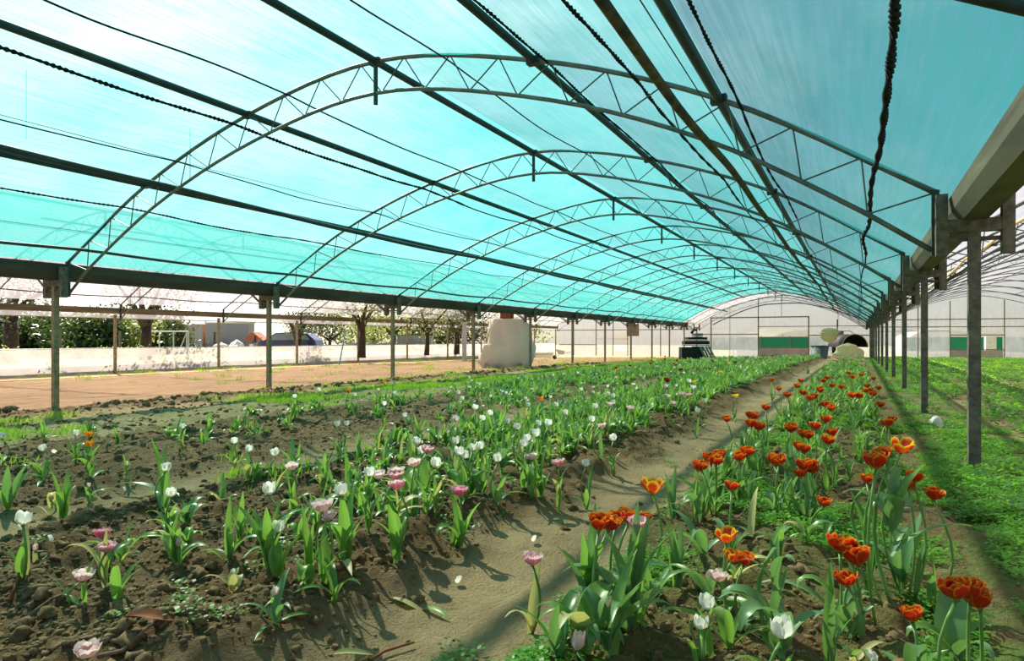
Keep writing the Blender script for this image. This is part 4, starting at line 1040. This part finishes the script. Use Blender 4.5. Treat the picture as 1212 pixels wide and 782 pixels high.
for i, (u, v) in enumerate([(634, 640), (546, 686), (60, 650), (22, 628), (148, 582), (68, 540), (45, 556)]):
    fallen(u, v, .9, 'p_white', f'white fallen petal on the soil, {ORD[i]} from the right' if i < 7 else '')
# stone-like dark lump
b = MB(); b.add(KL[2][0] * .035, KL[2][1].tolist()); p = ground_pt(225, 738); tag(b.build('soil_lump', 'clod', None, True, (p[0], p[1], p[2] + .03)), 'dark upright lump of soil beside the dry stick', 'soil lump')

# ------------------------------------------------------------------ things at the far end and left span
def onground(u, zc, drop=0):
    a = (u - UC) / F; x, y = zc * (a * CT - ST), zc * (a * ST + CT); return x, y, float(gz(x, y, False)) - drop
# machine under plastic
x, y, z = onground(598, 30.5)
mc = thing('covered_machine', 'bulky machine wrapped in a crumpled whitish plastic sheet', 'machine', (x, y, z - .12), TH)
prof = [(0.12, -.95, 1.05, .6), (.35, -1.12, 1.18, .75), (.8, -1.08, 1.22, .8), (1.12, -1.0, 1.22, .8), (1.2, -.82, 1.22, .78), (1.6, -.80, 1.2, .75), (2.0, -.72, 1.12, .7), (2.28, -.62, .92, .6), (2.36, -.3, .55, .35), (2.37, -.05, .15, .1)]
v = []; n = 72
PI_ = np.linspace(0, len(prof) - 1, 40); prof = [tuple(np.interp(q, range(len(prof)), [p[j] for p in prof]) for j in range(4)) for q in PI_]
for (zz, x0, x1, dy) in prof:
    for k in range(n):
        a = 2 * math.pi * k / n; ex = 3.0
        cx = math.copysign(abs(math.cos(a)) ** (2 / ex), math.cos(a)); sy = math.copysign(abs(math.sin(a)) ** (2 / ex), math.sin(a))
        w_ = 1 + .22 * float(vn(np.array(k * .28 + zz), np.array(zz * .9))) + .20 * float(vn(np.array(k * .5 + 5 - zz * 1.4), np.array(zz * 1.6))) + .07 * float(vn(np.array(k * 1.2), np.array(zz * 3)))
        v.append(((x0 + x1) / 2 + (x1 - x0) / 2 * cx * w_, dy * sy * w_, zz + .06 * float(vn(np.array(k * .7), np.array(zz * 3 + 9)))))
f = [(i * n + k, i * n + (k + 1) % n, (i + 1) * n + (k + 1) % n, (i + 1) * n + k) for i in range(len(prof) - 1) for k in range(n)] + [tuple((len(prof) - 1) * n + k for k in range(n))]
b = MB(); b.add(v, f); b.build('plastic_cover', 'cover', mc, True)
b = MB(); b.box((-.9, -.5, -.05), (-.1, .2, .4)); b.build('wooden_base', 'pinkwall', mc)
b = MB(); b.tube([(.5, -.45, .25), (.5, .45, .25)], .28, 16); b.build('roller', 'tyre', mc)
# crate pile
x, y, z = onground(822, 44.5)
cp = thing('crate_stack', 'stack of dark crates with leaning planks at the far end', 'crates', (x, y, z), TH)
for i, (x0, x1, z0, z1, mt) in enumerate([(-.95, -.1, 0, .85, 'black'), (-.1, .5, 0, .9, 'black'), (-.75, .9, .95, 1.25, 'black'), (-.55, .75, 1.26, 1.5, 'black'), (-.1, .45, 1.5, 1.75, 'grey')]):
    b = MB(); b.box((x0 + .02, -.4, z0), (x1 - .02, .4, z0 + .05)); b.box((x0 + .02, -.4, z0 + .08), (x1 - .02, .4, z1)); b.build('crate', mt, cp)
for i in range(4):
    b = MB(); s_ = .14 + i * .19; b.add([(s_, -.46, .92), (s_ + .15, -.46, .92), (s_ + .60, -.75, -.1), (s_ + .45, -.75, -.1), (s_, -.42, .92), (s_ + .15, -.42, .92), (s_ + .60, -.70, -.1), (s_ + .45, -.70, -.1)], [(0, 1, 2, 3), (7, 6, 5, 4), (0, 4, 5, 1), (3, 2, 6, 7), (0, 3, 7, 4), (1, 5, 6, 2)]); b.build('plank', 'wood', cp)
b = MB(); b.tube([(-.2, 0, 1.75), (-.05, 0, 2.0), (.15, 0, 1.95)], .09, 8); b.build('hose', 'black', cp, True)
# grey tub
x, y, z = onground(970, 44)
tb = thing('grey_tub', 'grey plastic tub standing at the end of the beds', 'tub', (x, y, z - .05))
b = MB(); n = 20
vv = []; 
for zz, r_ in ((0, .46), (.82, .56), (.82, .51), (.06, .42)):
    vv += [(r_ * math.cos(2 * math.pi * k / n), r_ * math.sin(2 * math.pi * k / n), zz) for k in range(n)]
b.add(vv, [tuple(range(n))] + [(i * n + k, i * n + (k + 1) % n, (i + 1) * n + (k + 1) % n, (i + 1) * n + k) for i in range(3) for k in range(n)] + [tuple(3 * n + k for k in range(n))]); b.build('bucket_body', 'grey', tb, True)
b = MB(); b.tube([(.57 * math.cos(a), .57 * math.sin(a), .82) for a in np.linspace(0, 2 * math.pi, 25)], .025, 6); b.build('rim', 'grey', tb, True)
# black arched tunnel and sheet
x, y, z = onground(1007, 50)
tn = thing('black_tunnel', 'black half-round tunnel opening near the right far corner', 'tunnel', (x, y, z), TH)
b = MB(); vv = []; ff = []
for j, yy in enumerate((-.6, 1.6)):
    for k in range(17): a = math.pi * k / 16; vv.append((.95 * math.cos(a), yy, .75 + .95 * math.sin(a)))
for k in range(16): ff.append((k, k + 1, k + 18, k + 17))
b.add(vv, ff); b.build('hood', 'black', tn, True)
b = MB(); b.prism([(.93 * math.cos(a), .75 + .93 * math.sin(a)) for a in np.linspace(0, math.pi, 17)] + [(-.93, 0), (.93, 0)], 'y', .9, 1.0); b.build('back_panel', 'black', tn)
b = MB(); b.tube([(.95 * math.cos(a), -.6, .75 + .95 * math.sin(a)) for a in np.linspace(0, math.pi, 20)], .035, 6); b.build('rim', 'cream', tn, True)
def lump(name, u, zc, wd, dp, ht, m, label, cat, seed, z0=None, parts=None):
    x, y, z = onground(u, zc); z = z if z0 is None else z0; vv = []; n = 24; L = 7
    for i in range(L + 1):
        t_ = i / L; rad = math.sqrt(max(0, 1 - t_ ** 2.2))
        for k in range(n):
            a = 2 * math.pi * k / n; w_ = 1 + .5 * float(vn(np.array(k * .7 + seed), np.array(t_ * 4 + seed)))
            vv.append((wd / 2 * rad * math.cos(a) * w_, dp / 2 * rad * math.sin(a) * w_, ht * t_ + .08 * ht * float(vn(np.array(k * 1.3), np.array(t_ * 5 + seed)))))
    b = MB(); b.add(vv, [(i * n + k, i * n + (k + 1) % n, (i + 1) * n + (k + 1) % n, (i + 1) * n + k) for i in range(L) for k in range(n)])
    o_ = b.build(name, m, None, True, (x, y, z)); o_.rotation_euler.z = TH; tag(o_, label, cat); return o_
lump('crumpled_sheet', 1004, 46, 2.0, 1.0, 1.0, 'cream', 'crumpled cream sheet heaped before the black tunnel', 'sheet', 4)
o = lump('hanging_sheet', 982, 50, 1.4, .6, .4, 'cream', 'cream sheet bundled over a rail at the far end', 'sheet', 9, 1.5)
lump('hanging_sheet_tail', 980, 50, 1.3, .5, -.7, 'cream', 'cream sheet corner hanging under the far bundle', 'sheet', 12, 1.55)
tl = [q for q in COL.objects if q.name == 'hanging_sheet_tail'][0]; del tl['label'], tl['category']; tl.name = 'sheet_corner'; tl.parent = o; tl.location = (-.05, 0, .05); tl.rotation_euler.z = 0
x, y, z = onground(991, 53)
tag(MB().build('x', 'rust'), 'x', 'x') if False else None
b = MB(); b.tube([(0, 0, 0), (0, 0, 3.0)], .05, 6); b.tube([(0, 0, 2.1), (.9, 0, 2.1), (1.4, 0, 1.7)], .025, 5); tag(b.build('stove_pipe', 'rust', None, False, (x, y, z)), 'thin upright pipe with a side arm beside the tunnel', 'pipe')
b = MB(); b.box((.05, -.12, 1.7), (.45, .12, 2.1)); tag(b.build('control_box', 'wood', None, False, (x, y, z)), 'small brown box on the upright pipe by the tunnel', 'box')
# small items
lump('plastic_bag', 1108, 8.7, .16, .14, .14, 'white', 'crumpled pale plastic bag in the grass right of the posts', 'bag', 21)
x, y, z = onground(663, 50)
wbv = thing('wheelbarrow', 'small white wheelbarrow on the tan field at the far end', 'wheelbarrow', (x, y, z), TH)
b = MB(); b.add([(-.35, -.25, .75), (.35, -.25, .6), (.35, .25, .6), (-.35, .25, .75), (-.15, -.15, .4), (.2, -.15, .35), (.2, .15, .35), (-.15, .15, .4)], [(4, 5, 6, 7), (0, 1, 5, 4), (1, 2, 6, 5), (2, 3, 7, 6), (3, 0, 4, 7)]); b.build('tray', 'white', wbv)
b = MB(); b.tube([(.9, -.2, .55), (.1, -.2, .4), (-.4, -.1, .15)], .02, 5); b.build('handle', 'white', wbv); b = MB(); b.tube([(.9, .2, .55), (.1, .2, .4), (-.4, .1, .15)], .02, 5); b.build('handle', 'white', wbv)
b = MB(); b.tube([(-.4, -.04, .15), (-.4, .04, .15)], .15, 12); b.build('wheel', 'tyre', wbv)
# wooden box on post in the left span far end
p = atd(749, 381, 60); b = MB(); b.box((-.5, -.2, -.55), (.5, .2, .5)); tag(b.build('wall_cabinet', 'wood', None, False, (p[0], p[1], 1.9)), 'small brown wooden cabinet fixed beside the far left opening', 'cabinet')
p = atd(600, 372, 29); b = MB(); b.box((-.25, -.15, -.18), (.25, .15, .18)); tag(b.build('control_box', 'drybrown', None, False, (p[0], p[1], p[2])), 'small red-brown box fixed under the left gutter above the machine', 'box')
# beyond the end wall
def slab(name, x0, x1, y0, y1, z0, z1, m, label, cat):
    b = MB(); b.box((0, 0, 0), (x1 - x0, y1 - y0, z1 - z0)); return tag(b.build(name, m, None, False, (x0, y0, z0)), label, cat)
def netfence(x0, x1, y, label):
    r_ = thing('green_net_fence', label, 'fence', (x0, y, -.7))
    for k in range(int((x1 - x0) / 2.5) + 1): b = MB(); b.tube([(k * 2.5, -.05, 0), (k * 2.5, -.05, 2.1)], .04, 6); b.build('fence_post', 'wood', r_)
    n = int((x1 - x0) / .4); vv = []
    for i in range(n + 1):
        for zz in (.75, 1.3, 1.95): vv.append((i * .4, .06 * float(vn(np.array(i * .7), np.array(zz * 3))), zz + .05 * float(vn(np.array(i * .5), np.array(zz)))))
    b = MB(); b.add(vv, [(i * 3 + j, i * 3 + 3 + j, i * 3 + 4 + j, i * 3 + 1 + j) for i in range(n) for j in range(2)]); b.build('netting', 'greennet', r_, True)
netfence(-13, 0, 67, 'green net fence seen through the central end window'); netfence(3.5, 15, 67, 'green net fence seen through the right end window')
def tunnel(x0, x1, y, label):
    r_ = thing('white_polytunnel', label, 'polytunnel', (x0, y, -.75)); n = 18; vv = []; W_ = (x1 - x0)
    for yy in (0, 30):
        for k in range(n + 1): a = math.pi * k / n; vv.append((W_ / 2 - W_ / 2 * math.cos(a), yy, 1.2 + 1.9 * math.sin(a) ** .8 if 0 < k < n else 0))
    b = MB(); b.add(vv, [(k, k + 1, k + n + 2, k + n + 1) for k in range(n)]); b.build('cover_film', 'skirt', r_, True)
    b = MB(); b.add(vv[:n + 1], [tuple(range(n + 1))]); b.build('end_film', 'skirt', r_)
tunnel(-11, -1, 72, 'white polytunnel beyond the central end window'); tunnel(4, 14, 72, 'white polytunnel beyond the right end window')
slab('white_box', 9.0, 9.7, 64.5, 65.2, -.75, 1.25, 'white', 'tall white box beyond the right end window', 'box')
# ------------------------------------------------------------------ outside left: trees, car, buildings
def tree(u, zc, th, cr, cz, m, label, nleaf=2600, trunk_r=.16, fork=True, seed=0, z=0.0, ls=.16, flat=1.0):
    a = (u - UC) / F; x, y = zc * (a * CT - ST), zc * (a * ST + CT); rr_ = random.Random(seed)
    r_ = thing('tree', label, 'tree', (x, y, z), 0, 'trees outside on the left')
    b = MB(); b.tube([(0, 0, 0), (.05, 0, th * .5), (0, .05, th)], [trunk_r * 1.3, trunk_r, trunk_r * .9], 8); b.build('trunk', 'bark', r_, True)
    for k in range(4 if fork else 2):
        an = k * 1.7 + seed; d_ = cr * .6; b = MB(); b.tube([(0, 0, th * .93), (d_ * .4 * math.cos(an), d_ * .4 * math.sin(an), th + (cz - th) * .5), (d_ * math.cos(an), d_ * math.sin(an), cz + .2)], [trunk_r * .75, trunk_r * .5, trunk_r * .2], 6); b.build('branch', 'bark', r_, True)
    cen = [(rr_.uniform(-.65, .65) * cr, rr_.uniform(-.65, .65) * cr, cz + rr_.uniform(-.5, .6) * cr * .7 * flat) for _ in range(14)]
    ps = NR.randn(nleaf, 3) * cr * .24; c_ = np.array(cen)[NR.randint(0, 14, nleaf)]; ps = ps + c_
    e1 = NR.randn(nleaf, 3); e1 /= np.linalg.norm(e1, axis=1)[:, None]; e2 = NR.randn(nleaf, 3); e2 -= (e2 * e1).sum(1)[:, None] * e1; e2 /= np.linalg.norm(e2, axis=1)[:, None]
    s_ = ls * (.6 + .8 * NR.rand(nleaf))[:, None]
    V = np.stack([ps - e1 * s_ * .5, ps + e2 * s_ * .28, ps + e1 * s_ * .5, ps - e2 * s_ * .28], 1).reshape(-1, 3)
    ob('crown', npmesh('crown', V, np.arange(nleaf * 4).reshape(-1, 4), m, False), r_)
tree(12, 31, 2.2, 2.2, 3.2, 'treeolive', 'dark-trunked tree at the left edge beyond the white wall', 1800, .30, seed=1)
tree(172, 33, 1.75, 2.2, 3.6, 'treeolive', 'forked dark tree trunk standing behind the white wall', 1500, .26, seed=2)
tree(352, 39, 1.1, 1.1, 1.9, 'treeolive', 'small bushy olive tree in front of the blue car', 1600, .22, seed=3, ls=.12)
tree(428, 40, 1.8, 2.2, 3.4, 'treepale', 'slim tree right of the blue car', 1400, .2, seed=4)
tree(505, 46, 1.5, 2.8, 3.2, 'treepale', 'pale bare-looking tree left of the covered machine', 1500, .15, seed=5)
tree(540, 50, 1.5, 3.0, 2.8, 'treeolive', 'dark tree just left of the covered machine', 2500, .2, seed=6)
tree(465, 60, 1.5, 3.5, 3.0, 'treepale', 'pale distant tree between two slim posts', 2200, .2, seed=7)
for i, (u, zc, m_) in enumerate([(20, 39, 'treeleaf'), (62, 41, 'treeleaf'), (100, 38, 'treeleaf'), (138, 42, 'treepale'), (160, 46, 'treeleaf'), (-20, 40, 'treeleaf'), (195, 50, 'treeolive')]):
    tree(u, zc, .6, 1.9, 1.1, m_, f'dense evergreen bush behind the white wall, {ORD[i]} of the row' , 7500, .15, seed=20 + i, ls=.24)
for i, u in enumerate([390, 430, 480, 520, 560, 610]):
    tree(u, 85, 1.0, 4.5, 2.3, 'treepale' if i % 2 else 'treeolive', f'low hazy tree on the far left horizon, {ORD[i]} from the left', 2200, .2, seed=40 + i, ls=.4)
# car
a = (340 - UC) / F; zc = 41; x, y = zc * (a * CT - ST), zc * (a * ST + CT)
car = thing('car', 'dark blue hatchback parked behind the white wall', 'car', (x, y, .03), TH)
side = [(-2.0, .35), (-2.02, .65), (-1.85, .82), (-1.1, .98), (-.45, 1.42), (.6, 1.48), (1.45, 1.38), (1.9, 1.0), (2.0, .7), (1.98, .35)]
b = MB(); b.prism([(p[0], p[1]) for p in side], 'y', -.8, .8); b.build('body', 'carpaint', car)
gl = [(-1.0, 1.0), (-.42, 1.36), (.55, 1.42), (1.35, 1.33), (1.6, 1.02)]
b = MB(); b.prism(gl, 'y', -.815, -.80); b.build('side_window', 'carglass', car)
b = MB(); b.add([(-1.12, -.7, 1.0), (-1.12, .7, 1.0), (-.48, .62, 1.43), (-.48, -.62, 1.43)], [(0, 1, 2, 3)]); b.build('windscreen', 'carglass', car)
for xx in (-1.25, 1.3):
    b = MB(); b.tube([(xx, -.84, .32), (xx, -.6, .32)], .32, 18); wh = b.build('wheel', 'tyre', car); b = MB(); b.tube([(xx, -.855, .32), (xx, -.84, .32)], .19, 14); b.build('hub_cap', 'grey', wh)
b = MB(); b.box((-1.98, -.82, .62), (-1.75, -.5, .76)); b.build('headlamp', 'carglass', car)
b = MB(); b.box((-.9, -.95, 1.0), (-.75, -.8, 1.12)); b.build('wing_mirror', 'carpaint', car)
lump('white_sack', 262, 38, 1.2, .8, .85, 'white', 'left one of two heaped white sacks behind the low wall', 'sack', 31, .05)
lump('white_sack', 280, 39, 1.1, .8, 1.0, 'white', 'right taller one of two white sacks behind the low wall', 'sack', 35, .05)
def bld(name, u0, u1, zc, z1, m, label, cat='building', depth=2, roof=None):
    p, q = atd(u0, 401, zc), atd(u1, 401, zc); w_ = math.hypot(q[0] - p[0], q[1] - p[1])
    r_ = thing(name, label, cat, (p[0], p[1], -.6), TH)
    b = MB(); b.box((0, 0, 0), (w_, depth, z1 + .6)); b.build('building_wall', m, r_)
    return r_, w_
r_, w_ = bld('warehouse', 243, 294, 85, 3.1, 'render_wall', 'plain grey warehouse wall behind the white sacks')
b = MB(); b.box((-.1, -.1, 3.65), (w_ + .1, 2.1, 3.8)); b.build('roof_edge', 'palegrey', r_)
r_, w_ = bld('brick_shed', 226, 241, 86, 3.0, 'brick', 'narrow orange brick building left of the grey warehouse')
b = MB(); b.box((.2, -.06, 1.0), (.9, 0, 2.2)); fr = b.build('window', 'black', r_)
r_, w_ = bld('grey_shed', 205, 229, 72, 2.6, 'render_wall', 'low grey shed with dark doorway beside the brick building')
b = MB(); b.box((.9, -.06, .3), (1.7, 0, 2.2)); b.build('doorway', 'black', r_)
r_, w_ = bld('tiled_hut', 291, 309, 52, 1.15, 'wood', 'small hut with a red tiled roof left of the car', 'hut', 1.2)
b = MB(); b.prism([(-.2, 1.6), (w_ / 2, 2.25), (w_ + .2, 1.6)], 'y', -.2, 1.4); b.build('roof', 'tile', r_)
b = MB(); b.box((w_ * .45, -.03, .3), (w_ * .95, 0, 1.5)); b.build('opening', 'black', r_)
# fence, gate frames, boards, poles outside
def pole(u, zc, z0, z1, r, m, label, lean=0, name='pole'):
    p = atd(u, 401, zc); b = MB(); b.tube([(0, 0, z0), (lean * CT, lean * ST, z1)], r, 6); tag(b.build(name, m, None, False, (p[0], p[1], 0)), label, 'pole')
pole(401, 36, -.4, 1.5, .035, 'bluepole', 'thin light blue leaning pole right of the car', .35)
pole(290, 37, -.2, 1.2, .035, 'twig', 'leaning wooden stick beside the white sacks', .9)
pole(254, 40, -.4, 1.5, .06, 'bark', 'dark fence stake left of the white sacks'); pole(302, 42, -.4, 1.3, .07, 'bark', 'dark wooden stake under the tiled hut')
pole(71, 31, -.4, 1.6, .08, 'concrete', 'grey fence pole behind the nearest left post'); pole(142, 33, -.4, 1.5, .07, 'concrete', 'grey fence pole left of the forked tree')
gf = thing('gate_frame', 'light metal gate frame behind the white wall', 'gate', atd(202, 401, 36)[:2] + (-.4,), TH)
for x_ in (-1.2, -.6, .15, .85, .95): b = MB(); b.tube([(x_, 0, 0), (x_, 0, 1.9)], .03, 6); b.build('upright', 'palegrey', gf)
b = MB(); b.tube([(-1.2, 0, 1.9), (.95, 0, 1.9)], .03, 6); b.build('top_rail', 'palegrey', gf); b = MB(); b.tube([(.15, 0, .1), (.85, 0, 1.85)], .02, 6); b.build('brace', 'palegrey', gf)
r_, w_ = bld('board_fence', 410, 470, 62, .75, 'fencewood', 'grey boarded fence with teal scrawl behind the white wall', 'fence', .1)
for k in range(3):
    b = MB(); x_ = w_ * .5 + k * .55; b.tube([(x_, -.03, .9), (x_ + .1, -.03, 1.25), (x_ + .22, -.03, .95), (x_ + .35, -.03, 1.28), (x_ + .4, -.03, .9)], .04, 5); b.build('teal_scrawl', 'teal_paint', r_)
r_, w_ = bld('board_fence', 300, 412, 64, .55, 'fencewood', 'long low grey fence behind the blue car', 'fence', .1)
r_, w_ = bld('grey_tank', 470, 510, 60, 1.3, 'fencewood', 'low grey tank between the slim posts left of the machine', 'tank', 2)
b = MB(); b.box((-.1, -.1, 1.9), (w_ + .1, 2.1, 2.0)); b.build('lid', 'render_wall', r_)
r_, w_ = bld('concrete_pillar', 547, 552, 44, 2.2, 'palegrey', 'pale concrete pillar behind the wall left of the machine', 'pillar', .3)
b = MB(); b.box((-.08, -.05, 2.7), (w_ + .08, .35, 2.8)); b.build('cap', 'palegrey', r_)
